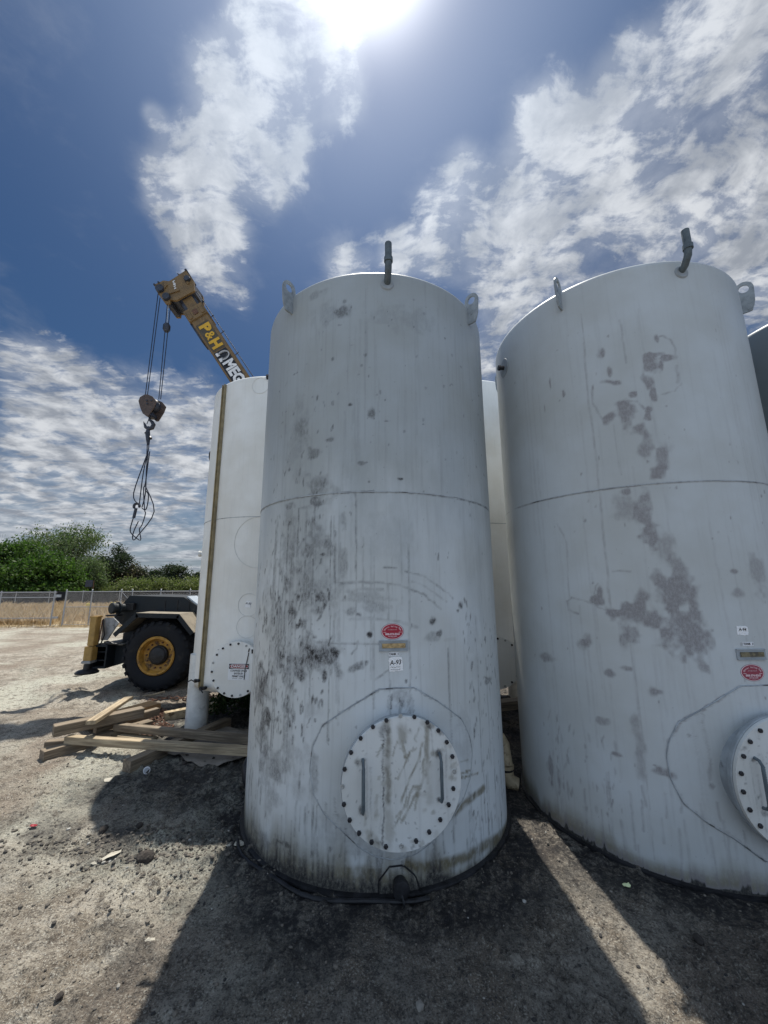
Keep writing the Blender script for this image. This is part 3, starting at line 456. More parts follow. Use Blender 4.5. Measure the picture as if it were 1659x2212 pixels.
class Canvas:
    def __init__(s, u0, u1, z0, z1, res):
        s.u0, s.z0, s.res = u0, z0, res; s.nu = int((u1-u0)/res)+1; s.nz = int((z1-z0)/res)+1
        s.U, s.Z = np.meshgrid(u0+np.arange(s.nu)*res, z0+np.arange(s.nz)*res); s.D = np.zeros_like(s.U); s.B = np.zeros_like(s.U)
        s.tex = .6*fbm(s.U*17, s.Z*14, 4, 201)+.4*fbm(s.U*52, s.Z*24, 3, 211); s.edge = fbm(s.U*14, s.Z*11, 3, 221)
    def win(s, u, z, ru, rz):
        a = max(0, int((u-ru-s.u0)/s.res)); b = min(s.nu, int((u+ru-s.u0)/s.res)+2); c = max(0, int((z-rz-s.z0)/s.res)); d = min(s.nz, int((z+rz-s.z0)/s.res)+2)
        return slice(c, max(c, d)), slice(a, max(a, b))
    def over(s, A, w, m): A[w] = 1-(1-A[w])*(1-m)
    def smudge(s, A, u, z, ru, rz, st, ang=0, tex=True):
        R_ = max(ru, rz)*1.4+.02; w = s.win(u, z, R_, R_); du = s.U[w]-u; dz = s.Z[w]-z; c, n = math.cos(R(ang)), math.sin(R(ang))
        a = (du*c+dz*n)/ru; b = (-du*n+dz*c)/rz; d = np.sqrt(a*a+b*b)
        d = d+(s.edge[w]-.5)*1.5
        m = sstep(1.15, .55, d)*st
        if tex: m = m*(.36*sstep(1.2, .2, d)+.64*sstep(.38, .56, s.tex[w]+.12*(1-d.clip(0, 1))))
        s.over(A, w, m.clip(0, .97))
    def line(s, A, pts, wd, st, tex=True):
        for (ua, za), (ub, zb) in zip(pts[:-1], pts[1:]):
            R_ = wd*2.2+.03; w = s.win((ua+ub)/2, (za+zb)/2, abs(ub-ua)/2+R_, abs(zb-za)/2+R_)
            du, dz = ub-ua, zb-za; L = du*du+dz*dz+1e-9; wob = (s.edge[w]-.5)*min(.03, wd*3+.008)
            t = (((s.U[w]-ua)*du+(s.Z[w]-za)*dz)/L).clip(0, 1)
            d = np.hypot(s.U[w]-ua-t*du+wob, s.Z[w]-za-t*dz); m = sstep(max(wd, s.res*.9)*1.5, max(wd, s.res*.9)*.4, d)*st
            if tex: m = m*(.45+.55*sstep(.35, .6, s.tex[w]))
            A[w] = np.maximum(A[w], m)
    def drips(s, A, n, u0, u1, zt0, zt1, l0, l1, st, wd=.003, seed=1):
        r = np.random.default_rng(seed)
        for _ in range(n):
            u = r.uniform(u0, u1); zt = r.uniform(zt0, zt1); L = r.uniform(l0, l1); k = r.uniform(-.01, .01)
            s.line(A, [(u, zt), (u+k*.3, zt-L*.5), (u+k, zt-L)], wd*r.uniform(.6, 1.6), st*r.uniform(.3, 1))
    def dabs(s, A, n, u0, u1, z0, z1, ru, rz, st, seed=1, dens=None):
        r = np.random.default_rng(seed)
        for _ in range(n):
            u, z = r.uniform(u0, u1), r.uniform(z0, z1)
            if dens is not None and r.random() > dens(u, z): continue
            k = r.uniform(.5, 1.5); s.smudge(A, u, z, ru*k, rz*r.uniform(.5, 1.7), st*r.uniform(.4, 1), r.uniform(-25, 12), tex=False)
    def base_grime(s, top, seed, clean=None):
        n = fbm(s.U*9, s.Z*0+seed, 4, seed)
        if clean is not None: n = n*(1-.72*sstep(clean, clean+.2, s.U))-.2*sstep(clean, clean+.2, s.U)
        n2 = vnoise(s.U*70, s.Z*1.2, seed+3); lim = top*(.35+1.2*n)
        s.B = 1-(1-s.B)*(1-.8*sstep(1.3, .25, s.Z/lim))
        s.D = 1-(1-s.D)*(1-.97*sstep(1.05, .25, s.Z/(lim*(.25+1.0*n2*n2))))
        s.D = np.maximum(s.D, .97*sstep(1.15, .6, s.Z/(top*(.16+.35*n))))
    def sample(s, u, z):
        i = np.clip(np.round((z-s.z0)/s.res).astype(int), 0, s.nz-1); j = np.clip(np.round((u-s.u0)/s.res).astype(int), 0, s.nu-1)
        return s.D[i, j], s.B[i, j]
SMOKE = [(-.75, 2.35, .16, .32, .30), (-.62, 2.05, .20, .34, .28), (-.80, 1.70, .16, .30, .30), (-.55, 1.50, .26, .26, .34), (-.40, 1.95, .18, .20, .22), (-1.02, 1.0, .12, .32, .42), (-.88, .62, .16, .30, .35), (-.60, .75, .16, .26, .22), (-.70, 3.25, .16, .40, .18), (-.40, 2.75, .14, .10, .25), (-1.05, 1.9, .10, .4, .2), (.30, 4.3, .3, .14, .14), (-.35, 4.35, .22, .14, .2), (.75, .95, .12, .24, .16), (-.2, .35, .3, .12, .2), (.9, 1.6, .1, .3, .12)]
def dirt1(c):
    for e in S1: c.smudge(c.D, e[0], e[1], e[2]*1.12, e[3]*1.1, *e[4:])
    for e in SMOKE: c.smudge(c.D, e[0], e[1], e[2], e[3], e[4]*1.1)
    for e in B1[-3:]: c.smudge(c.B, *e)
    for p, w, s_ in BL1: c.line(c.B, p, w, s_, True)
    for p, w, s_ in L1: c.line(c.D, p, w, s_)
    left = lambda u, z: math.exp(-((u+.72)/.32)**2)*(.25+.75*(z < 2.65))
    c.dabs(c.D, 700, -1.5, -.15, .9, 3.6, .007, .022, .75, 3, left)
    c.dabs(c.D, 260, -1.5, -.3, .9, 2.0, .010, .030, .9, 4, left)
    c.dabs(c.D, 120, -1.4, 1.4, .3, 4.5, .006, .010, .8, 5)
    c.dabs(c.D, 90, -1.35, -1.0, .2, 2.2, .008, .03, .7, 6)
    c.dabs(c.D, 120, .75, 1.4, .2, 1.9, .007, .022, .7, 16)
    c.dabs(c.D, 60, -1.0, 1.3, 2.7, 4.5, .012, .012, .6, 26)
    c.drips(c.D, 46, -.95, -.2, 1.9, 2.7, .4, 1.5, .7, .002, 7)
    c.drips(c.D, 40, -1.3, 1.3, 3.4, 4.6, .5, 1.8, .14, .0025, 8)
    c.drips(c.D, 110, -1.25, 1.3, .14, .6, .08, .4, .65, .0022, 9)
    c.drips(c.D, 16, -.1, 1.2, .3, 2.5, .3, 1.4, .5, .002, 12)
    c.line(c.D, [(-1.45, 2.725), (-.5, 2.728), (.2, 2.728), (1.45, 2.722)], .004, .75); c.line(c.D, [(-.45, 2.728), (.02, 2.732)], .005, 1)
    c.line(c.D, [(-.135, 2.72), (-.12, 1.7)], .003, .55)
    c.line(c.D, [(-.75, .21), (-.62, .205), (-.62, .1)], .008, .8); c.line(c.D, [(-.75, .21), (-.75, .08)], .006, .6)
    c.line(c.D, PAD+[PAD[0]], .005, .5); c.line(c.D, [PAD[4-1], PAD[2]], .007, .6); c.line(c.D, [(-.36, 1.025), (-.152, 1.161), (.049, 1.276)], .008, .7)
    c.smudge(c.D, .2, 1.17, .03, .05, .9); c.drips(c.D, 12, .1, .3, 1.17, 1.25, .03, .12, .9, .004, 14)
    c.base_grime(.27, 300, .42)
def dirt2(c):
    for e in S2:
        e = list(e); e[2] *= 1.35; e[3] *= 1.3; e[4] = min(.84, e[4]*1.15); c.smudge(c.D, *e[:4], e[4]*.6, e[5], False); c.smudge(c.D, *e)
    for p, w, s_ in L2: c.line(c.D, p, w if w > .004 else .002, s_*(.9 if w > .004 else .55))
    c.drips(c.D, 26, -1.5, 1.2, 2.9, 4.6, .6, 2.0, .18, .002, 31)
    c.drips(c.D, 50, -1.5, 1.2, .8, 2.6, .5, 1.6, .2, .002, 32)
    c.drips(c.D, 60, -1.5, 1.2, .10, .6, .1, .4, .6, .003, 33)
    c.dabs(c.D, 90, -1.6, 1.2, .2, 4.4, .006, .012, .75, 34)
    c.dabs(c.D, 60, -1.55, -.9, .2, .9, .008, .03, .6, 35)
    c.line(c.D, [(-1.7, 2.79), (-.475, 2.786), (1.5, 2.786)], .0035, .7); c.line(c.D, [(-.62, 2.786), (-.42, 2.788)], .005, 1)
    c.line(c.D, [(-.191, 1.232), (-.492, 1.034), (-.52, .98), (-.54, .94)], .009, .95); c.line(c.D, PAD2, .004, .55)
    c.D = np.minimum(c.D, .80); c.base_grime(.17, 400)
def wrapf(R0):
    def w(u, z, off=0.):
        a = u/R0; return Vector(((R0+off)*math.sin(a), -(R0+off)*math.cos(a), z))
    return w
TR = 1.2; wr = wrapf(TR)
def frame_at(u, z, off=0.):
    """matrix: x = sideways, y = up, z = outward from the shell"""
    a = u/TR; o = Vector((math.sin(a), -math.cos(a), 0)); s_ = Vector((math.cos(a), math.sin(a), 0)); up_ = Vector((0, 0, 1))
    mm = Matrix((s_, up_, o)).transposed().to_4x4(); mm.translation = wr(u, z, off); return mm
def text_mesh(txt, size, bold=0., sx=1., res=2):
    cu = bpy.data.curves.new('t', 'FONT'); cu.body = txt; cu.size = size; cu.align_x = 'CENTER'; cu.align_y = 'CENTER'; cu.resolution_u = res; cu.offset = bold
    ob = bpy.data.objects.new('t', cu); COL.objects.link(ob); dg = bpy.context.evaluated_depsgraph_get(); me = bpy.data.meshes.new_from_object(ob.evaluated_get(dg))
    vs = [(v.co.x*sx, v.co.y) for v in me.vertices]; fs = [tuple(p.vertices) for p in me.polygons]
    bpy.data.objects.remove(ob); bpy.data.curves.remove(cu); bpy.data.meshes.remove(me); return vs, fs
def add_text(mb, txt, fn, size, bold=0., sx=1., mi=0):
    vs, fs = text_mesh(txt, size, bold, sx); mb.add([fn(x, y) for x, y in vs], fs, mi)
def patch(mb, outline, fn, cen=(0, 0), rings=6, off=.001, mi=0):
    """star-shaped outline laid on a curved surface as rings"""
    n = len(outline); vs = [fn(cen[0], cen[1], off)]; fs = []
    for r in range(1, rings+1):
        k = r/rings
        for a, b_ in outline: vs.append(fn(cen[0]+(a-cen[0])*k, cen[1]+(b_-cen[1])*k, off))
    for i in range(n): fs.append((0, 1+i, 1+(i+1) % n))
    for r in range(rings-1):
        for i in range(n): a = 1+r*n+i; b2 = 1+r*n+(i+1) % n; fs.append((a, a+n, b2+n, b2))
    for a, b_ in outline: vs.append(fn(a, b_, -.002))
    q = 1+rings*n
    for i in range(n): fs.append((1+(rings-1)*n+i, 1+(rings-1)*n+(i+1) % n, q+(i+1) % n, q+i))
    return mb.add(vs, fs, mi)
def resample(poly, step, closed=True):
    out = []; n = len(poly)
    for i in range(n if closed else n-1):
        a = Vector(poly[i]); b_ = Vector(poly[(i+1) % n]); k = max(1, int((b_-a).length/step))
        for j in range(k): out.append(tuple(a.lerp(b_, j/k)))
    if not closed: out.append(tuple(poly[-1]))
    return out
def rect(u, z, w, h, ang=0, jit=0, seed=0):
    r = random.Random(seed); c, s_ = math.cos(R(ang)), math.sin(R(ang)); o = []
    for x, y in resample([(-w/2, -h/2), (w/2, -h/2), (w/2, h/2), (-w/2, h/2)], .015):
        x += r.uniform(-jit, jit); y += r.uniform(-jit, jit); o.append((u+x*c-y*s_, z+x*s_+y*c))
    return o

M['weldpaint'] = simple('painted_weld', (.37, .40, .42), .5, 0, .3, 14, .3, 120, (.09, .09, .09), 7, (.5, .66))
def make_tank(name, key, label, zb=0., zt=4.6, kr=.4, pm='paint1', painter=None, fine=False, trim='trim', rot_lugs=True, seamz=2.73):
    cx, cy = TANKS[key]; root = thing('storage_tank', label, 'tank', (cx, cy, 0), 0, 'vertical white storage tanks standing in the yard')
    # shell with surface coordinates
    if fine:
        th = np.concatenate([np.linspace(-1.62, 1.62, 430), np.linspace(1.62, 2*math.pi-1.62, 50)[1:-1]]); zs = np.linspace(zb, zt, 520)
    else:
        th = np.linspace(0, 2*math.pi, 161)[:-1]; zs = np.linspace(zb, zt, 40)
    prof = [(TR, z) for z in zs]
    for a in np.linspace(0, 90, 13)[1:]: prof.append((TR-kr+kr*math.cos(R(a)), zt+kr*math.sin(R(a))))
    r_, z_ = prof[-1]
    for k in np.linspace(0, 1, 9)[1:]: prof.append((r_*(1-k)+.002, z_+.10*(1-(1-k)**2)))
    prof = [(.003, zb), (TR-.06, zb), (TR-.012, zb+.006)]+prof if zb > .1 else prof
    pr = np.array(prof); n = len(th)
    V = np.stack([pr[:, 0][:, None]*np.sin(th)[None], -pr[:, 0][:, None]*np.cos(th)[None], np.repeat(pr[:, 1][:, None], n, 1)], -1).reshape(-1, 3)
    # slight real-world waviness of rolled plate
    thn = (th+math.pi) % (2*math.pi)-math.pi; UU, ZZ = np.meshgrid(thn*TR, pr[:, 1]); wav = ((fbm(np.cos(th)*2+5, np.sin(th)*2+5, 2, 7)-.5)[None]*.008*np.ones_like(ZZ)+(fbm(UU*1.1+20, ZZ*1.1, 2, 17)-.5)*.008*np.cos(thn/2)[None]**2).ravel()
    rad = np.hypot(V[:, 0], V[:, 1])+1e-6; mskk = rad > TR-.05
    V[mskk, 0] *= 1+wav[mskk]/rad[mskk]; V[mskk, 1] *= 1+wav[mskk]/rad[mskk]
    at = dict(surf=np.stack([UU.ravel()+cx*3, ZZ.ravel(), 0*UU.ravel()], 1))
    if painter:
        c = Canvas(-1.95, 1.95, 0, zt+kr+.2, .008); painter(c); d, bb = c.sample(UU.ravel(), ZZ.ravel()); d = np.where(np.abs(UU.ravel()) > 1.92, 0, d); at['dirtd'] = d; at['dirtb'] = bb
    fastmesh('shell', V, gridfaces(len(pr), n, True), M[pm], root, attrs=at)
    root['zb'] = zb
    # circumferential weld
    mb = MB(); mb.lathe([(TR-.006, seamz-.006), (TR+.002, seamz-.003), (TR+.002, seamz+.003), (TR-.006, seamz+.006)], 128); o = mb.build('weld_seam', M['weldpaint'], root, True)
    # vent pipe on the front knuckle
    u = VENT.get(key, .05); zp = zt-.08; k = wr(u, zp, -.01); out = Vector((math.sin(u/TR), -math.cos(u/TR), 0))
    pts = [k, k+out*.05+Vector((0, 0, .02)), k+out*.095+Vector((0, 0, .075)), k+out*.11+Vector((0, 0, .14)), k+out*.11+Vector((0, 0, .31))]
    vp = MB().tube(pts, .030, 16).build('vent_pipe', M['ventgrey'], root, True)
    MB().tube([k+out*.108+Vector((0, 0, .125)), k+out*.11+Vector((0, 0, .165))], .038, 16).build('pipe_collar', M['ventgrey'], vp, True)
    MB().lathe([(.0, .004), (.05, .004), (.06, -.006)], 24, frame_at(u, zp-.01, .004)).build('pipe_pad', M[trim], root, True)
    # lifting lugs, radial plates
    for deg in LUGS.get(key, (-43, 47, 137, 227)):
        a = R(deg); o_ = Vector((math.sin(a), -math.cos(a), 0)); up_ = Vector((0, 0, 1)); sd = o_.cross(up_)
        mm = Matrix((o_, up_, sd)).transposed().to_4x4(); mm.translation = Vector((0, 0, zt-.11))+o_*(TR-.008)-sd*.01
        outer = [(-.03, -.06), (.085, -.06), (.115, .02), (.125, .16)]+[(.055+.07*math.cos(R(q)), .19+.075*math.sin(R(q))) for q in range(0, 181, 18)]+[(-.03, .12)]
        cc = (.055, .19); n_ = 48
        def ray_out(ang):
            d = Vector((math.cos(ang), math.sin(ang))); best = 9
            for i in range(len(outer)):
                p = Vector(outer[i])-Vector(cc); q = Vector(outer[(i+1) % len(outer)])-Vector(cc); e = q-p; den_ = d.x*e.y-d.y*e.x
                if abs(den_) < 1e-9: continue
                t_ = (p.x*e.y-p.y*e.x)/den_; s_ = (p.x*d.y-p.y*d.x)/den_
                if t_ > 0 and -1e-6 <= s_ <= 1+1e-6: best = min(best, t_)
            return (cc[0]+d.x*best, cc[1]+d.y*best)
        A = [ray_out(2*math.pi*i/n_) for i in range(n_)]; H = [(cc[0]+0.038*math.cos(2*math.pi*i/n_), cc[1]+.042*math.sin(2*math.pi*i/n_)) for i in range(n_)]
        vs = [mm @ Vector((x, y, z)) for z in (0, .016) for L_ in (A, H) for x, y in L_]; fs = []
        for i in range(n_):
            j = (i+1) % n_; fs += [(i, j, n_+j, n_+i), (2*n_+i, 3*n_+i, 3*n_+j, 2*n_+j), (i, 2*n_+i, 2*n_+j, j), (n_+i, n_+j, 3*n_+j, 3*n_+i)]
        MB().add(vs, fs).build('lifting_lug', M['lug'], root, False)
    return root
def side_plug(root, u, z, pad=False):
    f = frame_at(u, z)
    pl = MB().lathe([(.0, .07), (.03, .07), (.032, .05), (.024, .045), (.024, 0)], 8, f).build('side_plug', M['bolt'], root)
    if pad: MB().lathe([(.0, .006), (.10, .006), (.115, -.01)], 28, f).build('plug_pad', M['trim'], pl, True)
def manway(root, u, z, r=.4, off=.13, n=22, empties=(), cvmat='paint1', canvas=None, handles=None, boltpts=None, trim='trim'):
    F_ = frame_at(u, z, 0); mw = MB().lathe([(r*.93, -.25), (r*.90, .0), (r*.885, off-.03), (r*.885, off-.02)], 64, F_).build('manway', M[trim], root, True)
    MB().lathe([(r*.8, off-.035), (r+.004, off-.035), (r+.006, off-.03), (r+.006, off-.008), (r+.002, off-.003), (r*.8, off-.003)], 72, F_).build('flange_ring', M[trim], mw, True)
    MB().lathe([(r-.012, off-.004), (r-.002, off-.004), (r-.002, off+.001), (r-.012, off+.001)], 72, F_, close=True).build('gasket', M['black'], mw, True)
    g_ = np.linspace(0, 1, 44); a_ = np.linspace(0, 2*math.pi, 181)[:-1]; RR, AA = np.meshgrid(g_, a_, indexing='ij')
    X = RR*(r)*np.cos(AA); Y = RR*(r)*np.sin(AA); Z = np.full_like(X, off+.022)
    ringv = []
    for rr, zz in ((r+.001, off+.018), (r+.001, off), (0.01, off)): ringv.append(np.stack([rr*np.cos(a_), rr*np.sin(a_), np.full_like(a_, zz)], -1))
    L = np.concatenate([np.stack([X, Y, Z], -1).reshape(-1, 3)]+ringv)
    Mx = np.array(F_); V = L @ Mx[:3, :3].T+Mx[:3, 3]
    at = dict(surf=np.stack([L[:, 0]+u*5, L[:, 1]+z, 0*L[:, 0]], 1))
    if canvas:
        c = Canvas(-.45, .45, -.45, .45, .006); canvas(c); d, bb = c.sample(L[:, 0], L[:, 1]); at['dirtd'] = d; at['dirtb'] = bb
    cv = fastmesh('manway_cover', V, gridfaces(44+3, 180, True), M[cvmat], mw, attrs=at); cv.data.set_sharp_from_angle(angle=R(30))
    cv.parent = mw
    pts = boltpts or [(r*.925*math.cos(2*math.pi*(i+.3)/n), r*.925*math.sin(2*math.pi*(i+.3)/n)) for i in range(n)]
    for i, (a, b_) in enumerate(pts):
        f2 = F_ @ Matrix.Translation((a, b_, off+.0225)); light = i in empties
        mb = MB().lathe([(.0145, 0), (.0145, .011), (.011, .014), (0, .014)] if not light else [(.014, 0), (.014, .006), (.009, .006), (.009, .002), (0, .002)], 6 if not light else 16, f2)
        mb.build('bolt', M['boltlight' if light else 'bolt'], mw)
    for hx, h0, h1 in (handles or []):
        q = [F_ @ Vector((hx, yy, zz)) for yy, zz in ((h0, off+.02), (h0-.006, off+.05), (h0-.03, off+.068), (h1+.03, off+.068), (h1+.006, off+.05), (h1, off+.02))]
        mb = MB().tube(q, .010, 8)
        k = int((h0-h1)/.012)
        for i in range(k):                                        # ribs of the bent reinforcing bar
            yy = h1+.03+(h0-h1-.06)*i/k; mb.tube([F_ @ Vector((hx-.011, yy-.004, off+.068)), F_ @ Vector((hx+.011, yy+.004, off+.071))], .0045, 5)
        mb.build('lifting_handle', M['ventgrey'], mw, True)
    return mw
def pad_plate(root, outline, name='reinforcement_pad', mt='paint1', key=None, canvas=None, weld='weldpaint'):
    ol = resample(outline, .012); cen = (sum(p[0] for p in ol)/len(ol), sum(p[1] for p in ol)/len(ol)); mb = MB(); patch(mb, ol, wr, cen, 56, .008)
    o = mb.build(name, M[mt], root, True, angle=60)
    me = o.data; co_ = np.array([v.co[:] for v in me.vertices]); uu = np.arctan2(co_[:, 0], -co_[:, 1])*TR; zz = co_[:, 2]
    a = me.attributes.new('surf', 'FLOAT_VECTOR', 'POINT'); a.data.foreach_set('vector', np.stack([uu+TANKS[key][0]*3, zz, 0*zz], 1).astype(np.float32).ravel())
    c = Canvas(-1.2, 1.2, 0, 2.2, .008); canvas(c); d, bb = c.sample(uu, zz)
    for nm, arr in (('dirtd', d), ('dirtb', bb)):
        a = me.attributes.new(nm, 'FLOAT', 'POINT'); a.data.foreach_set('value', arr.astype(np.float32))
    MB().tube([wr(a_, b_, .004) for a_, b_ in ol[::2]+[ol[0]]], .0055, 6, cap=False).build('pad_weld', M[weld], o, True)
    return o
def sticker(root, u, z, w=.170, h=.115, fade=False):
    red, pk = M['redfade' if fade else 'red'], M['pink']
    el = lambda k: [(u+w/2*k*math.cos(2*math.pi*i/40), z+h/2*k*math.sin(2*math.pi*i/40)) for i in range(40)]
    mb = MB(); patch(mb, el(1.0), wr, (u, z), 3, .0012); o = mb.build('company_sticker', M['stickeredge'], root)
    mb = MB(); patch(mb, el(.965), wr, (u, z), 3, .0018); mb.build('sticker_border', pk, o)
    mb = MB(); patch(mb, el(.90), wr, (u, z), 3, .0026); mb.build('sticker_field', red, o)
    mb = MB(); W_ = lambda x, y: wr(u+x, z+y, .0036)
    def arc(txt, rx, ry, size, spread):
        n = len(txt)
        for i, ch in enumerate(txt):
            a = R(90)-(i-(n-1)/2)*spread
            if ch == ' ': continue
            px, py = rx*math.cos(a), ry*math.sin(a); rot = (a-R(90))*.62; c, s_ = math.cos(rot), math.sin(rot)
            vs, fs = text_mesh(ch, size, .0002); mb.add([W_(px+x*c-y*s_, py+x*s_+y*c) for x, y in vs], fs)
    arc('Central Valley Tank', w*.37, h*.315, .0165, R(8.2))
    add_text(mb, 'of California, Inc.', lambda x, y: W_(x, y+h*.11), .010)
    mb.add([W_(-w*.4, -h*.035), W_(w*.4, -h*.035), W_(w*.4, -h*.06), W_(-w*.4, -h*.06)], [(0, 1, 2, 3)])
    add_text(mb, '888-374-8265', lambda x, y: W_(x, y-h*.165), .019, .0008)
    add_text(mb, '559-456-3500', lambda x, y: W_(x, y-h*.30), .0115, .0002)
    add_text(mb, 'Fresno, CA', lambda x, y: W_(x, y-h*.385), .006)
    mb.build('sticker_lettering', pk, o)
M['stickeredge'] = simple('sticker_dark_edge', (.10, .015, .04), .5, 0, .05, 20, 0)
def small_label(root, u, z, txt, w=.078, h=.026):
    mb = MB(); patch(mb, rect(u, z, w, h), wr, (u, z), 2, .0015); o = mb.build('number_label', M['labelwhite'], root)
    mb = MB(); add_text(mb, txt, lambda x, y: wr(u+x, z+y, .003), .019, .0006); mb.build('label_lettering', M['ink'], o)
def foil(root, u, z, w, h, txt, ang=-3, seed=1, extra=None):
    ol = rect(u, z, w, h, ang, .0035, seed)
    mb = MB(); patch(mb, ol, wr, (u, z), 4, .0015); o = mb.build('marked_tape', M['foil'], root)
    mb = MB(); c, s_ = math.cos(R(ang)), math.sin(R(ang)); add_text(mb, txt, lambda x, y: wr(u+(x+y*.15)*c-y*s_, z+h*.12+x*s_+y*c, .0032), h*.5, .0004, .9)
    r = random.Random(seed+5)
    for k in range(extra or 0):
        x0 = -w*.4; pts = []
        while x0 < w*.4: pts.append(wr(u+x0, z-h*.2-k*.016+r.uniform(-.004, .004), .0035)); x0 += .008
        mb.tube(pts, .0009, 4)
    mb.build('tape_writing', M['ink'], o)
def name_plate(root, u, z, brass='brass'):
    """welded holder with a narrow brass strip"""
    fr = MB()
    for (a, b_, w, h) in ((0, .033, .21, .007), (0, -.035, .21, .007), (-.102, 0, .007, .072), (.102, 0, .007, .072)):
        f = frame_at(u+a, z+b_, .004); fr.box(f.translation, (w, h, .010), f.to_3x3())
    f = frame_at(u, z, .002); fr.box(f.translation, (.200, .064, .004), f.to_3x3())
    o = fr.build('name_plate_holder', M['trim'], root); f = frame_at(u+.002, z, .009)
    MB().box(f.translation, (.172, .032, .006), f.to_3x3(), bev=.002).build('brass_strip', M[brass], o)

VENT = dict(T1=.13, T2=.02, TW=3.0, T4=3.0, T3=.3); LUGS = dict(TW=(105, 245), T4=(110, 250), T1=(-40, 51, 141, 231), T2=(-46, 50, 140, 230))
CVB = lambda c: ([c.line(c.B, p, w, s_) for p, w, s_ in CV[1:]], c.line(c.D, CV[0][0], .0035, .85), c.line(c.D, CV[1][0], .009, .35), [c.smudge(c.D, *e) for e in ((.254, .16, .03, .03, .9), (-.263, .15, .025, .025, .8), (-.30, .14, .02, .03, .7), (.24, -.12, .02, .02, .8), (-.27, -.14, .02, .03, .8), (.19, .33, .05, .025, .8), (-.12, .33, .04, .04, .6), (-.15, -.33, .04, .02, .7), (.27, .29, .03, .02, .8))], c.dabs(c.D, 130, -.4, .4, -.4, .4, .004, .006, .7, 41), c.dabs(c.B, 40, -.4, .4, -.4, .4, .02, .015, .4, 43), c.drips(c.D, 8, -.35, .35, .0, .35, .1, .4, .35, .0015, 44))
CVB2 = lambda c: (c.dabs(c.D, 120, -.4, .4, -.4, .4, .006, .008, .6, 51), [c.smudge(c.D, *e) for e in ((-.26, .15, .03, .025, .8), (-.3, .22, .03, .015, .6), (-.2, .28, .02, .02, .5), (-.24, -.16, .03, .02, .6))], c.drips(c.D, 8, -.35, .35, .0, .35, .1, .4, .3, .0015, 54))
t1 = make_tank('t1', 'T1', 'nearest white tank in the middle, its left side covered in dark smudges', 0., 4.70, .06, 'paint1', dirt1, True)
manway(t1, .184, .73, .4, .11, 24, (5, 11, 17, 23), 'paintc', CVB, [(-.265, .155, -.152), (.252, .16, -.125)], BOLT)
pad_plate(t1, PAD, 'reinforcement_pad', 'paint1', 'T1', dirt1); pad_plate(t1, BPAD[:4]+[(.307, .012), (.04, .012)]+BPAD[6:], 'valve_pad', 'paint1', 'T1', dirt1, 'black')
sticker(t1, .148, 1.672); name_plate(t1, .154, 1.573); small_label(t1, .157, 1.513, 'TANK  1'); foil(t1, .170, 1.443, .098, .094, 'A-93', 4, 3, 2)
side_plug(t1, -1.85, 4.40)
# drain nozzle at the foot, with padlocked plug
f = frame_at(.178, .085); dv = MB().lathe([(.045, -.05), (.045, .05), (.055, .052), (.055, .085), (.035, .09), (0, .09)], 20, f).build('drain_valve', M['black'], t1, True)
MB().tube([f @ Vector(p) for p in ((0, -.02, .085), (.01, -.05, .10), (.012, -.09, .10))], .008, 8).build('valve_stem', M['black'], dv, True)
MB().tube([f @ Vector((.012+.014*math.cos(a/6*math.pi), -.112+.022*math.sin(a/6*math.pi), .10)) for a in range(13)], .004, 6).build('lock_ring', M['galv'], dv, True)
br = MB(); br.lathe([(TR-.02, .004), (TR+.028, .004), (TR+.032, .012), (TR+.028, .026), (TR+.01, .03), (TR-.02, .03)], 96, close=True); br.build('base_ring', M['black'], t1, True)
mb = MB().tube([wr(-1.25+.1*i, .02, .065+.018*math.sin(i*.9)) for i in range(17)], .014, 8); o = mb.build('black_hose', M['black'], None, True); o.location = (*TANKS['T1'], 0); tag(o, 'black oily hose lying along the foot of the smudged middle tank', 'hose')

t2 = make_tank('t2', 'T2', 'large pale tank at the right with brown dirt patches down its face', 0., 4.75, .06, 'paint2', dirt2, True, seamz=2.79)
manway(t2, .070, .73, .4, .09, 22, (), 'paintc', CVB2, [(-.25, .16, -.13), (.25, .16, -.13)])
pad2 = [(p[0]-.125, p[1]) for p in PAD]; pad_plate(t2, [(.06, 1.30)]+PAD2+[(.02, .225), (.15, .24), (.3, .30), (.46, .40), (.58, .52), (.66, .66), (.66, .85), (.60, 1.0), (.45, 1.13), (.28, 1.24), (.17, 1.30)], 'reinforcement_pad', 'paint2', 'T2', dirt2)
sticker(t2, .024, 1.385, fade=True); name_plate(t2, .036, 1.509, 'brassdull'); small_label(t2, .029, 1.579, 'TANK  3'); foil(t2, .005, 1.671, .08, .06, 'A-94', -2, 9)
side_plug(t2, -1.79, 4.43, True)
MB().lathe([(TR-.02, .002), (TR+.02, .002), (TR+.02, .02), (TR-.02, .03)], 96, close=True).build('base_ring', M['black'], t2, True)

t3 = make_tank('t3', 'T3', 'darker grey tank at the far right edge, mostly hidden', 0., 4.70, .06, 'paintd', None, False)
manway(t3, .1, .73, .4, .14, 22, (), 'paintd', None, [(-.25, .16, -.13), (.25, .16, -.13)])

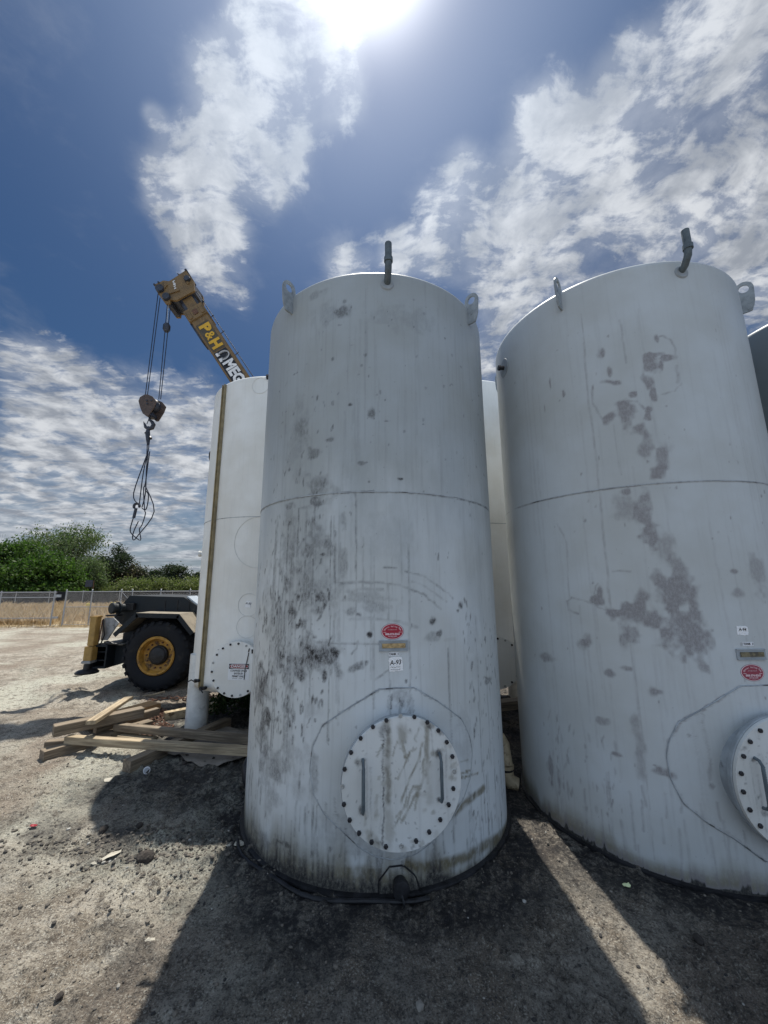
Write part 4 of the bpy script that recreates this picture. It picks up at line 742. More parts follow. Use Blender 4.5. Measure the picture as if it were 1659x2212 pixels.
def on_legs(key, label, zb, zt, kr, seam, mu, mz, mr):
    t_ = make_tank(key, key, label, zb, zt, kr, 'paintw', None, False, 'trimw', seamz=seam)
    for a in LEGANG[key]:
        x, y = 1.10*math.sin(R(a)), -1.10*math.cos(R(a))
        q = MB(); q.lathe([(.150, 0), (.150, zb+.02), (.150, zb+.42)], 28, Matrix.Translation((x, y, 0))).build('leg', M['trimw'], t_, True)
    manway(t_, mu, mz, mr, .10, 18, (3, 8, 14), 'paintw', None, None, trim='trimw')
    return t_
LEGANG = dict(TW=(-55, 55, 125, 235), T4=(-70, 62, 120, 240))
tw = on_legs('TW', 'white tank on pipe legs with a yellow gauge strip and DANGER sign', .62, 5.14, .06, 2.985, -.127, .95, .345)
t4 = on_legs('T4', 'cream tank on legs in the gap between the two front tanks', .62, 5.26, .06, 2.93, .1, .95, .345)
# gauge: steel channel with a yellow scale
M['gaugebrown'] = simple('brown_gauge_channel', (.27, .22, .13), .6, 0, .25, 8, .2); ch = MB()
for a_, w in ((-.785, .018), (-.733, .010)):
    ff = frame_at(a_, 2.9, .02); ch.box(ff.translation, (w, 4.5, .04), ff.to_3x3())
gch = ch.build('gauge_channel', M['gaugebrown'], tw)
ff = frame_at(-.757, 2.9, .012); MB().box(ff.translation, (.030, 4.5, .006), ff.to_3x3()).build('gauge_scale', M['yellowtape'], tw)
mb = MB(); gm = random.Random(5)
for i in range(150):
    zz = .68+i*.0296; ff = frame_at(-.757+(.004 if i % 5 else 0), zz, .016); mb.box(ff.translation, (.010 if i % 5 else .018, .004 if i % 5 else .007, .002), ff.to_3x3())
mb.build('gauge_marks', M['gaugebrown'], tw)
for uu, zz, s_ in ((-.80, .74, -1), (-.66, .66, 1)):
    ff = frame_at(uu, zz, .0); v_ = MB().tube([ff @ Vector((0, 0, -.02)), ff @ Vector((0, 0, .09))], .022, 10).tube([ff @ Vector((-.05, 0, .06)), ff @ Vector((.06, .01, .06))], .020, 8); o = v_.build('gauge_valve', M['black'], tw, True)
    MB().tube([ff @ Vector((0, 0, .10)), ff @ Vector((s_*.03, .02, .12)), ff @ Vector((s_*.12, -.02, .13))], .008, 6).build('valve_handle', M['black'], o, True)
mb = MB(); ff = frame_at(-.42, 1.0); fr_ = [(-.06, -.16), (.05, -.16), (.05, .17), (-.06, .17)]
mb.tube([wr(-.42+a, 1.0+b_, .006) for a, b_ in fr_+[fr_[0]]], .006, 6); mb.build('bracket_outline', M['trimw'], tw, True)
for cu_, cz_, r_ in ((-.058, 1.76, .15), (-.065, 1.47, .145), (-.078, 5.02, .13), (.03, 2.62, .36)):
    pts = [wr(cu_+r_*math.cos(a*math.pi/24), cz_+r_*math.sin(a*math.pi/24), .001) for a in range(49)]; MB().tube(pts, .0035, 6, cap=False).build('weld_circle', M['trimw'], tw, True)
foil(tw, -.06, 1.765, .075, .085, 'A-92', -12, 12, 0)
ff = frame_at(-1.78, 2.55); MB().lathe([(.04, -.02), (.04, .09), (.05, .09), (.05, .12), (0, .12)], 14, ff).build('side_nozzle', M['trimw'], tw, True)
ff = frame_at(-1.74, 4.25); MB().lathe([(.10, -.02), (.10, .05), (.0, .05)], 20, ff).build('side_port', M['black'], tw, True)
# danger sign on the cover
FD = frame_at(-.127, .95, .1235)
def fd(x, y, o=0.): return FD @ Vector((x, y, o))
def quad(mb, x0, y0, x1, y1, o, mi=0): mb.add([fd(x0, y0, o), fd(x1, y0, o), fd(x1, y1, o), fd(x0, y1, o), fd(x0, y0, o-.0012), fd(x1, y0, o-.0012), fd(x1, y1, o-.0012), fd(x0, y1, o-.0012)], [(0, 1, 2, 3), (4, 7, 6, 5), (0, 4, 5, 1), (1, 5, 6, 2), (2, 6, 7, 3), (3, 7, 4, 0)], mi)
sx0, sy1 = -.095, .075; SW, SH = .285, .205
mb = MB(); quad(mb, sx0, sy1-SH, sx0+SW, sy1, .0015); sg = mb.build('danger_sign', M['white'], tw)
mb = MB(); quad(mb, sx0+.008, sy1-.068, sx0+SW-.008, sy1-.006, .0028); mb.build('sign_header', M['ink'], sg)
def ell(cx_, cy_, rx, ry, o):
    return [fd(cx_+rx*(abs(math.cos(a))**.7)*math.copysign(1, math.cos(a)), cy_+ry*(abs(math.sin(a))**.7)*math.copysign(1, math.sin(a)), o) for a in [2*math.pi*i/48 for i in range(48)]]
hc = (sx0+SW/2, sy1-.037)
MB().add(ell(*hc, .128, .0275, .004), [tuple(range(48))]).build('sign_oval_edge', M['white'], sg)
MB().add(ell(*hc, .123, .0235, .0052), [tuple(range(48))]).build('sign_oval', M['signred'], sg)
mb = MB(); add_text(mb, 'DANGER', lambda x, y: fd(hc[0]+x, hc[1]+y, .0064), .046, .0012, 1.12); mb.build('sign_heading', M['white'], sg)
mb = MB()
for i, tx in enumerate(('CONFINED SPACE', 'ENTER BY', 'PERMIT ONLY')): add_text(mb, tx, lambda x, y: fd(hc[0]+x, sy1-.092-i*.034+y, .003), .032, .0006, .86)
quad(mb, sx0+.06, sy1-.187, sx0+.13, sy1-.184, .0028); quad(mb, sx0+.145, sy1-.187, sx0+.2, sy1-.184, .0028)
mb.build('sign_lettering', M['ink'], sg)
MB().tube([fd(.17, .21, .004), fd(.155, .12, .005), fd(.135, .02, .006), fd(.128, -.12, .004)], .0055, 6).tube([fd(.175, .26, .004), fd(.165, .22, .004)], .008, 6).tube([fd(.215, .25, .004), fd(.22, .20, .004)], .012, 6).build('tar_run', M['ink'], tw, True)
# ---------------------------------------------------------------- mobile crane behind the left tank
cr = thing('mobile_crane', 'dusty rough terrain crane parked behind the legged white tank, tan boom raised', 'crane', (-3.0, 9.3, 0))
OX = Vector((3.0, -9.3, 0))
def loc(mb): mb.v = [(x+OX.x, y+OX.y, z) for x, y, z in mb.v]; return mb
def XZ(y): # poly given in x,z extruded along +y from this plane
    mm = Matrix(((1, 0, 0), (0, 0, 1), (0, 1, 0))).transposed().to_4x4(); mm = Matrix(((1, 0, 0, 0), (0, 0, 1, y), (0, 1, 0, 0), (0, 0, 0, 1))); return mm
mb = MB().prism([(-5.50, 1.83), (-4.33, 1.79), (-4.02, 1.60), (-1.2, 1.60), (-1.2, 1.0), (-5.24, 1.0), (-5.66, 1.26), (-5.78, 1.37), (-5.78, 1.415), (-5.66, 1.63)], 1.5, XZ(8.5))
hood = loc(mb).build('engine_hood', M['carrier'], cr)
mb = MB()
for x in (-4.72, -4.45, -4.2): mb.box((x, 8.494, 1.45), (.012, .012, .55))
for i in range(7): mb.box((-5.02, 8.492, 1.25+i*.035), (.34, .016, .012))
loc(mb).build('hood_panels', M['black'], hood)
mb = MB().box((-4.16, 8.75, 1.71), (.30, .42, .03), Matrix.Rotation(R(36), 3, 'Y')); loc(mb).build('hood_window', M['glass'], hood)
mb = MB().box((-3.1, 9.25, .80), (5.2, 1.1, .52), bev=.03); loc(mb).build('chassis', M['carrier'], cr)
# folded fender
def fender(x0, y0, y1, sx=1):
    P_ = [(-.84, -.40), (-.43, -.005), (.43, -.03), (.745, -.38)]; P_ = [(x*sx, z) for x, z in P_]; mb = MB()
    for (a, b_), (c, d) in zip(P_[:-1], P_[1:]):
        L = math.hypot(c-a, d-b_); ang = math.atan2(d-b_, c-a)
        mb.box((x0+(a+c)/2, (y0+y1)/2, 1.50+(b_+d)/2), (L+.01, y1-y0, .018), Matrix.Rotation(-ang, 3, 'Y'), 0)
        mb.box((x0+(a+c)/2+math.sin(ang)*.035, y0+.004, 1.50+(b_+d)/2-math.cos(ang)*.035), (L, .014, .085), Matrix.Rotation(-ang, 3, 'Y'), 1)
    return loc(mb).build('fender', [M['carrierdust'], M['carrier']], cr)
fender(-4.52, 7.90, 8.60); fender(-.7, 7.90, 8.60)
def wheel(x, y, z, face=-1):
    mm = Matrix.Translation(Vector((x, y, z))+OX) @ Matrix.Rotation(R(90), 4, 'X') if face < 0 else Matrix.Translation(Vector((x, y, z))+OX) @ Matrix.Rotation(R(-90), 4, 'X')
    w_ = MB().lathe([(.36, -.25), (.36, .19), (.385, .235), (.45, .262), (.56, .262), (.63, .235), (.655, .20), (.66, .0), (.655, -.20), (.60, -.25)], 72, mm).build('wheel', M['rubber'], cr, True)
    mb = MB()
    for i in range(26):                                          # chevron lugs of the tread
        for sgn in (-1, 1):
            a0 = 2*math.pi*(i+(.5 if sgn > 0 else 0))/26; vs = []
            for rr in (.645, .682):
                for (da, zz) in ((0, .01), (.13, .01), (.24, .245), (.13, .245)):
                    r2 = rr-(.02 if zz > .2 else 0); vs.append(mm @ Vector((r2*math.cos(a0+da), r2*math.sin(a0+da), sgn*zz)))
            for (da, zz, r2) in ((.24, .272, .60), (.13, .272, .60)): vs.append(mm @ Vector((r2*math.cos(a0+da), r2*math.sin(a0+da), sgn*zz)))
            mb.add(vs, [(4, 5, 6, 7), (0, 1, 5, 4), (0, 4, 7, 3), (1, 2, 6, 5), (6, 8, 9, 7), (2, 8, 6), (3, 7, 9)])
    mb.build('tread', M['rubber'], w_)
    MB().lathe([(.345, .205), (.372, .240), (.350, .262), (.325, .258), (.312, .225), (.300, .13), (.275, .115), (.18, .115)], 56, mm, caps=False).build('rim', M['rimyellow'], w_, True)
    MB().lathe([(.190, .11), (.188, .14), (.18, .165), (.16, .175), (.15, .195), (.07, .21), (0, .213)], 36, mm).build('hub', M['black'], w_, True)
    for i in range(14):
        a = 2*math.pi*i/14; q = mm @ Matrix.Translation((.245*math.cos(a), .245*math.sin(a), .116)); MB().lathe([(.017, 0), (.017, .03), (0, .032)], 6, q).build('wheel_nut', M['rust'], w_)
    return w_
wheel(-4.52, 8.22, .672); wheel(-.7, 8.22, .672); wheel(-4.52, 10.35, .672, 1); wheel(-.7, 10.35, .672, 1)
# wedge plate, outrigger box, jack
mb = MB().prism([(-5.70, 1.40), (-5.53, 1.40), (-5.41, 1.30), (-5.60, .96), (-5.73, .96), (-5.73, 1.28)], .03, XZ(8.10)); loc(mb).build('side_plate', M['greymetal'], cr)
mb = MB(); mb.box((-5.66, 9.1, .865), (.30, 2.2, .035)); mb.box((-5.66, 9.1, .455), (.30, 2.2, .035)); mb.box((-5.80, 9.1, .66), (.03, 2.2, .38)); mb.box((-5.52, 9.1, .66), (.03, 2.2, .38)); mb.box((-5.66, 8.10, .74), (.25, .06, .02)); mb.box((-5.66, 8.10, .58), (.25, .06, .02)); mb.box((-5.66, 8.4, .66), (.25, .02, .38))
loc(mb).build('outrigger_housing', M['carrier'], cr)
mb = MB().prism([(-5.52, .86), (-5.0, .98), (-4.9, .62), (-5.30, .50), (-5.55, .43)], .5, XZ(8.25)); loc(mb).build('outrigger_arm', M['carrier'], cr)
mb = MB().box((-5.44, 8.17, .885), (.36, .20, .012), Matrix.Rotation(R(4), 3, 'Y')); loc(mb).build('dusty_shelf', M['carrierdust'], cr)
for yy in (7.98, 10.6):
    mb = MB().box((-5.79, yy, 1.155), (.135, .14, .56), bev=.012); mb.box((-5.79, yy, 1.425), (.155, .155, .035), bev=.006); mb.box((-5.81, yy, .73), (.165, .16, .27), bev=.01)
    jk = loc(mb).build('outrigger_jack', M['yellow'], cr)
    mb = MB().box((-5.82, yy, .575), (.19, .18, .05), bev=.01); loc(mb).build('jack_collar', M['greymetal'], jk)
    mb = MB().lathe([(0, .53), (.07, .53), (.075, .44), (.16, .42), (.20, .385), (.195, .36), (0, .36)], 28, Matrix.Translation((-5.83, yy, 0))); loc(mb).build('jack_foot', M['black'], jk, True)
# winch drum lying across the front of the hood
mb = MB().lathe([(0, -.10), (.10, -.10), (.115, -.085), (.115, -.04), (.09, -.035), (.09, .03), (.125, .035), (.125, .07), (.085, .08), (.085, .35), (0, .35)], 28, Matrix.Translation((-5.62, 8.28, 1.58)) @ Matrix.Rotation(R(62), 4, 'Z') @ Matrix.Rotation(R(90), 4, 'Y')); loc(mb).build('steering_cylinder', M['carrier'], cr, True)
mb = MB().box((-5.62, 8.25, 1.435), (.22, .2, .03)).box((-5.44, 8.5, 1.60), (.2, .2, .14)); loc(mb).build('bracket', M['black'], cr)
for k, pts in enumerate([[(-5.70, 8.06, 1.38), (-5.66, 8.04, 1.22), (-5.62, 8.04, 1.08), (-5.68, 8.05, .90), (-5.74, 8.06, .86)], [(-5.71, 8.06, 1.36), (-5.70, 8.03, 1.15), (-5.71, 8.03, .98), (-5.76, 8.05, .86)], [(-5.62, 8.06, .93), (-5.52, 8.02, .95), (-5.42, 8.04, .90), (-5.30, 8.1, .88)], [(-5.72, 8.03, .90), (-5.55, 8.0, .915), (-5.40, 8.05, .90)]]):
    loc(MB().tube(pts, .013, 8)).build('hydraulic_hose', M['rust' if k == 1 else 'black'], cr, True)
# superstructure (mostly hidden behind the tanks)
loc(MB().lathe([(.62, 1.06), (.62, 1.22), (.55, 1.24), (.55, 1.34), (0, 1.34)], 40, Matrix.Translation((-2.2, 9.4, .0)))).build('turntable', M['black'], cr, True)
ss = loc(MB().prism([(-1.9, 1.62), (.2, 1.62), (.5, 2.0), (.5, 2.8), (-.3, 2.9), (-1.2, 2.5), (-1.9, 2.0)], 1.1, XZ(8.9))).build('superstructure', M['yellow'], cr)
cab = loc(MB().prism([(-3.3, 1.62), (-2.1, 1.62), (-2.1, 3.0), (-2.9, 3.0), (-3.3, 2.3)], .9, XZ(9.6))).build('cab', M['yellow'], cr); loc(MB().prism([(-2.95, 2.3), (-2.2, 2.3), (-2.2, 2.9), (-2.8, 2.9)], .01, XZ(9.585))).build('cab_window', M['glass'], cab)
# boom
B0 = Vector((-.15, 9.75, 2.3)) ; BT = Vector((-5.62, 9.75, 10.35)); ba = Vector((-3.87, 9.75, 7.50)); bb = Vector((-5.35, 9.75, 9.72)); bd = (bb-ba).normalized(); bn = Vector((bd.z, 0, -bd.x)); by_ = Vector((0, 1, 0))
# frame: along = up the boom, side = to the right/top edge
def BP(s_, w, d=0): return ba+bd*s_+bn*w+by_*d
def bbox(name, s0, s1, w0, w1, d0, d1, mt, parent, bev=.0):
    c_ = BP((s0+s1)/2, (w0+w1)/2, (d0+d1)/2); Mx = Matrix((bd, by_, bn)).transposed(); mb = MB().box(c_, (s1-s0, d1-d0, abs(w1-w0)), Mx, bev=bev); return loc(mb).build(name, M[mt], parent)
# w: negative = lower left edge, positive = upper right edge; visible side is d = -.25
S_END = (Vector(bb)-ba).length
boom = bbox('boom', -6.3, S_END-.09, -.26, .26, -.25, .25, 'boomtan', cr, .02)
bbox('boom_inner_section', S_END-.09, S_END+.75, -.225, .225, -.20, .20, 'boomdark', boom, .015)
bbox('clean_wear_patch', S_END+.02, S_END+.45, -.13, .16, -.206, -.199, 'boomtan', boom)
bbox('section_collar', S_END-.42, S_END-.02, -.30, .29, -.285, .285, 'boomtan', boom, .015)
for w_ in (-.19, .19): bbox('wear_pad_plate', S_END-.36, S_END-.10, w_-.05, w_+.05, -.305, -.285, 'boomtan', boom, .008)
bbox('pad_cover', S_END-.30, S_END-.14, -.07, .07, -.300, -.285, 'rust', boom, .008)
bbox('edge_guard', S_END-1.05, S_END-.40, -.31, -.255, -.2, .2, 'boomdark', boom)
c2 = bbox('tip_collar', S_END+.50, S_END+.80, -.28, .28, -.27, .27, 'boomtan', boom, .015)
for w_ in (-.2, .2): bbox('wear_pad_plate', S_END+.54, S_END+.76, w_-.045, w_+.045, -.29, -.27, 'boomtan', boom, .008)
# panels and lettering on the side; text runs down the boom from the tip
def BQ(s0, s1, w0, w1, mt, name, off=-.258):
    mb = MB(); a_ = [BP(s0, w0, off), BP(s1, w0, off), BP(s1, w1, off), BP(s0, w1, off)]; mb.add(a_+[p+by_*.006 for p in a_], [(0, 1, 2, 3), (4, 7, 6, 5), (0, 4, 5, 1), (1, 5, 6, 2), (2, 6, 7, 3), (3, 7, 4, 0)]); return loc(mb).build(name, M[mt], boom)
TB = S_END-.60
p1_ = BQ(TB-.98, TB, -.205, .165, 'panelgrey', 'lettering_panel'); p2_ = BQ(TB-2.75, TB-1.02, -.205, .165, 'panelblack', 'lettering_panel')
def btext(txt, scen, wcen, size, sx, bold, mt, par, off=-.266, name='boom_lettering'):
    vs, fs = text_mesh(txt, size, bold, 1.); wd = max(v[0] for v in vs)-min(v[0] for v in vs); sx = sx/wd; mb = MB(); add_text(mb, txt, lambda x, y: BP(scen-x, wcen+y, off), size, bold, sx); o = loc(mb).build(name, M[mt], par)
btext('P', TB-.19, -.02, .40, .27, .022, 'letyellow', p1_); btext('&', TB-.47, -.02, .36, .25, .008, 'letyellow', p1_); btext('H', TB-.78, -.02, .40, .29, .022, 'letyellow', p1_)
# omega-shaped first letter: open ring with feet, then MEGA
mb = MB(); pts = [BP(TB-1.21-.105*math.sin(a), -.01+.135*math.cos(a), -.268) for a in [R(q) for q in range(-142, 143, 12)]]
for a_, b2 in zip(pts[:-1], pts[1:]):
    d_ = (b2-a_).normalized(); n_ = d_.cross(by_); e = d_*.008; mb.add([a_-e+n_*.036, b2+e+n_*.036, b2+e-n_*.036, a_-e-n_*.036], [(0, 1, 2, 3)])
for sg_ in (-1, 1): c_ = BP(TB-1.21+sg_*.095, -.145, -.269); mb.add([c_+bd*a_+bn*b2 for a_, b2 in ((-.055, -.035), (.055, -.035), (.055, .03), (-.055, .03))], [(0, 1, 2, 3)])
loc(mb).build('boom_lettering', M['letwhite'], p2_)
btext('MEGA', TB-1.90, -.02, .40, 1.02, .020, 'letwhite', p2_)
# boom head with sheave plates
hp = HEAD; hm = MB().prism([(a-0.0, b_) for a, b_ in hp], .06, XZ(9.44)); hd = loc(hm).build('boom_head', M['boomtan'], cr)
loc(MB().prism(hp, .06, XZ(10.0))).build('head_plate', M['boomtan'], hd); loc(MB().prism([(x*.97-.18, z*.97+.3) for x, z in hp], .48, XZ(9.51))).build('head_core', M['boomdark'], hd)
for (x, z, r_) in ((-6.26, 10.24, .11), (-6.05, 9.98, .10), (-5.52, 10.55, .08)):
    loc(MB().lathe([(0, -.01), (r_, -.01), (r_+.012, .01), (r_, .09), (0, .09)], 28, Matrix.Translation((x, 9.42, z)) @ Matrix.Rotation(R(90), 4, 'X') @ Matrix.Translation((0, 0, -.04)))).build('sheave', M['boomdark'], hd, True)
loc(MB().box((-6.17, 9.425, 10.28), (.10, .03, .26), Matrix.Rotation(R(30), 3, 'Y')).box((-5.55, 9.425, 10.55), (.05, .03, .34), Matrix.Rotation(R(-25), 3, 'Y')).box((-5.85, 9.425, 10.15), (.3, .03, .05), Matrix.Rotation(R(-20), 3, 'Y'))).build('head_brackets', M['boomtan'], hd)
loc(MB().tube([(-6.33, 9.42, 10.46), (-6.33, 10.0, 10.46)], .03, 8).tube([(-6.44, 9.42, 10.39), (-6.44, 10.0, 10.39)], .03, 8).tube([(-5.60, 9.42, 10.86), (-5.60, 10.0, 10.86)], .035, 8).tube([(-5.8, 9.42, 10.72), (-5.8, 9.55, 10.80)], .02, 8)).build('head_pins', M['boomdark'], hd, True)
hl = Matrix.Translation(Vector((-5.86, 9.434, 10.38)))
mb = MB(); add_text(mb, 'P&H', lambda x, y: Vector((-5.87+(-y)*.42+x*.0 + x*.25, 9.432, 10.38-x*.92 - y*.25)), .19, .006, .85); loc(mb).build('head_lettering', M['letwhite'], hd)
loc(MB().tube([BP(S_END+.95, .30, -.15), BP(S_END+.4, .35, -.15), BP(-5, .33, -.15)], .012, 6)).build('whip_line', M['rope'], boom, True)
for s_ in (S_END+.6, S_END+.05, S_END-.5, S_END-1.1, S_END-1.9): loc(MB().tube([BP(s_, .26, -.15), BP(s_+.03, .38, -.15)], .012, 6)).build('line_guide', M['boomdark'], boom)
for a_, b_ in ((0, 1), (2, 3), (4, 5), (6, 7)):
    p, q = ROPES[a_], ROPES[b_]; loc(MB().tube([(p[0], 9.5, p[1]), (q[0], 9.5, q[1])], .011, 6)).build('hoist_rope', M['rope'], cr, True)
wx, wz = ROPES[8]; loc(MB().lathe([(0, -.13), (.06, -.12), (.095, -.06), (.095, .06), (.06, .12), (0, .13)], 16, Matrix.Translation((wx+.02, 9.5, wz)))).build('limit_switch_weight', M['boomdark'], cr, True)
loc(MB().tube([(wx+.02, 9.5, wz+.12), (wx-.01, 9.5, 9.8)], .012, 6)).build('limit_switch_chain', M['galvd'], cr)

hb = thing('hook_block', 'brown hook block hanging from the crane ropes against the sky', 'hook block', (-6.2, 9.5, 6.1)); o0 = Vector((6.2, -9.5, -6.1))
def hloc(mb): mb.v = [(x+o0.x, y+o0.y, z+o0.z) for x, y, z in mb.v]; return mb
hloc(MB().prism(BLOCK, .03, XZ(9.38))).build('cheek_plate', M['blockbrown'], hb); hloc(MB().prism([(x+.10, z-.02) for x, z in BLOCK], .03, XZ(9.66))).build('cheek_plate', M['blockbrown'], hb)
hloc(MB().lathe([(0, -.11), (.17, -.11), (.15, -.05), (.19, 0), (.15, .05), (.17, .11), (0, .11)], 32, Matrix.Translation((-6.17, 9.53, 6.77)) @ Matrix.Rotation(R(90), 4, 'X'))).build('sheave', M['boomdark'], hb, True)
mb = MB().box((-6.15, 9.53, 6.47), (.16, .26, .12), bev=.02); 
for (x, z) in ((-6.20, 6.74), (-6.10, 6.83), (-6.22, 6.83)): hloc(MB().tube([(x, 9.36, z), (x, 9.39, z)], .022, 10)).build('bolt', M['boomdark'], hb)
hloc(mb).build('trunnion', M['boomdark'], hb)
hk = [(-6.17, 6.42), (-6.20, 6.33)]; hk = [Vector((-6.185, 9.53, 6.45)), Vector((-6.195, 9.53, 6.36)), Vector((-6.12, 9.53, 6.30)), Vector((-6.07, 9.53, 6.22)), Vector((-6.10, 9.53, 6.13)), Vector((-6.19, 9.53, 6.10)), Vector((-6.27, 9.53, 6.15)), Vector((-6.31, 9.53, 6.24)), Vector((-6.34, 9.53, 6.31))]
hloc(MB().tube(hk, [.03, .032, .042, .052, .056, .052, .040, .026, .008], 12)).build('hook', M['boomdark'], hb, True)
hloc(MB().tube([(-6.21, 9.53, 6.38), (-6.25, 9.53, 6.24)], .010, 6)).build('hook_latch', M['boomdark'], hb)
slg = thing('wire_sling', 'dark wire rope slings dangling from the crane hook in a tangle', 'sling', (-6.18, 9.53, 6.05)); o1 = Vector((6.18, -9.53, -6.05))
for k, pts in enumerate(SLING):
    P3 = [Vector((x, 9.53+.05*math.sin(k*2.1+i*.7), z)) for i, (x, z) in enumerate(pts)]
    Q = [P3[0]]
    for i in range(len(P3)-1):                                   # gentle catmull-rom so that rope bends look like rope
        a, b_, c, d = P3[max(0, i-1)], P3[i], P3[i+1], P3[min(len(P3)-1, i+2)]
        for t_ in (.25, .5, .75, 1): Q.append(.5*((2*b_)+(c-a)*t_+(2*a-5*b_+4*c-d)*t_*t_+(3*b_-a-3*c+d)*t_**3))
    mb = MB().tube(Q, .013, 6); mb.v = [tuple(Vector(v)+o1) for v in mb.v]; mb.build('sling_leg', M['rope'], slg, True)
for pts, r_ in ([((-6.195, 6.17), (-6.20, 5.98), (-6.17, 5.80), (-6.15, 5.66))], [.025, .06, .05, .03]),:
    mb = MB().tube([(x, 9.53, z) for x, z in pts[0]], r_, 10); mb.tube([(-6.24, 9.5, 6.0), (-6.16, 9.56, 5.9), (-6.10, 9.52, 5.83)], .04, 8); mb.v = [tuple(Vector(v)+o1) for v in mb.v]; mb.build('shackle', M['boomdark'], slg, True)
mb = MB().tube([(-6.26+.07*math.cos(a), 9.53, 4.02+.07*math.sin(a)) for a in [R(q) for q in range(-30, 250, 20)]], [.02]+[.032]*12+[.015], 8); mb.tube([(-6.27, 9.53, 3.97), (-6.30, 9.53, 3.72)], .035, 8); mb.v = [tuple(Vector(v)+o1) for v in mb.v]; mb.build('sling_hook', M['boomdark'], slg, True)

# ---------------------------------------------------------------- fences
def chain_panel(x0, x1, y, z0, z1, name, par, off, pitch=.08, wr_=.0021):
    H = z1-z0; V = []; Fs = []; c = 0
    for sgn in (1, -1):
        xs = np.arange(x0-H, x1+H, pitch)
        for x in xs:
            a = (x, z0); b_ = (x+sgn*H, z1)
            # clip to the panel
            ta, tb = 0., 1.; dx = b_[0]-a[0]
            for lim, s_ in ((x0, 1), (x1, -1)):
                q = (lim-a[0])/dx
                if dx*s_ > 0: ta = max(ta, q)
                else: tb = min(tb, q)
            if tb-ta < .02: continue
            p = np.array([a[0]+dx*ta, z0+H*ta]); q = np.array([a[0]+dx*tb, z0+H*tb]); n = np.array([-(q-p)[1], (q-p)[0]]); n = n/np.linalg.norm(n)*wr_
            for pt in (p, q):
                V += [(pt[0]+n[0], y, pt[1]+n[1]), (pt[0]-n[0], y, pt[1]-n[1]), (pt[0], y-wr_*1.6, pt[1])]
            Fs += [(c, c+1, c+4, c+3), (c+1, c+2, c+5, c+4), (c+2, c, c+3, c+5)]; c += 6
    V = np.array(V)+np.array(off); return fastmesh(name, V, np.array(Fs), M['galvd'], par, smooth=False)
FY = 21.4
fe = thing('chain_link_fence', 'galvanised chain link fence along the far side of the yard', 'fence', (-10, FY, 0)); fo = (10, -FY, 0)
def floc(mb, o=fo): mb.v = [(x+o[0], y+o[1], z+o[2]) for x, y, z in mb.v]; return mb
chain_panel(-17.3, 6, FY, .05, 1.78, 'wire_mesh', fe, fo)
for x in (-17.35, -15.95, -14.35, -13.75, -12.2, -10.6, -8.2, -5.2, -2.2, .8, 3.8):
    p = floc(MB().tube([(x, FY+.04, -.05), (x, FY+.04, 1.86)], .038 if x < -17 else .03, 10)).build('post', M['galv'], fe, True); floc(MB().lathe([(.036, 1.85), (.03, 1.90), (0, 1.92)], 10, Matrix.Translation((x, FY+.04, 0)))).build('post_cap', M['galv'], p, True)
for z_, x1 in ((1.79, 6), (.985, -14.35), (.06, 6)): floc(MB().tube([(-17.3, FY+.01, z_), (x1, FY+.01, z_)], .021 if z_ > 1 else .016, 8)).build('rail', M['galv'], fe, True)
floc(MB().tube([(-14.3, FY+.02, 1.75), (-13.6, FY+.02, 1.05)], .012, 6)).build('brace', M['galv'], fe)
ga = thing('chain_link_gate', 'chain link gate with double top rail at the left end of the fence', 'gate', (-20, FY, 0)); go = (20, -FY-.12, 0)
chain_panel(-26, -17.75, FY, .30, 1.78, 'gate_mesh', ga, go)
for z_ in (1.78, 1.50, .42): floc(MB().tube([(-26, FY, z_), (-17.75, FY, z_)], .022, 8), go).build('gate_rail', M['galv'], ga, True)
for x in (-25.9, -20.75, -17.85): floc(MB().tube([(x, FY, -.05 if x != -20.75 else .1), (x, FY, 1.86)], .034, 10), go).build('gate_post', M['galv'], ga, True)
floc(MB().box((-17.62, FY-.03, 1.58), (.3, .05, .14)).box((-17.62, FY-.03, .45), (.3, .05, .1)), go).build('latch', M['galv'], ga)
# black screened fence across the field
sc = thing('screened_fence', 'low black screen cloth fence at the back of the dry field', 'fence', (-40, 44, 0)); so_ = (40, -44, 0)
n = 120; xs = np.linspace(-75, 10, n); yb = np.where(xs < -29, 42., 42+np.clip((xs+29)*1.1, 0, 16)); zz = 1.62+.05*np.sin(xs*2.1); V = []
for off in (0, .05):
    for z in (0, 1): V.append(np.stack([xs+40, yb-44+off+.06*np.sin(xs*3.), (zz if z else zz*0-.1)], -1))
V = np.concatenate(V); i = np.arange(n-1); Fq = np.concatenate([np.stack([i, i+1, n+i+1, n+i], -1), np.stack([2*n+i, 3*n+i, 3*n+i+1, 2*n+i+1], -1), np.stack([n+i, n+i+1, 3*n+i+1, 3*n+i], -1)])
fastmesh('screen_cloth', V, Fq, M['screen'], sc, smooth=False)
for k in range(0, n, 5): floc(MB().tube([(xs[k], yb[k]-.08, 0), (xs[k], yb[k]-.08, zz[k]+.08)], .03, 6), so_).build('post', M['galvd'], sc)
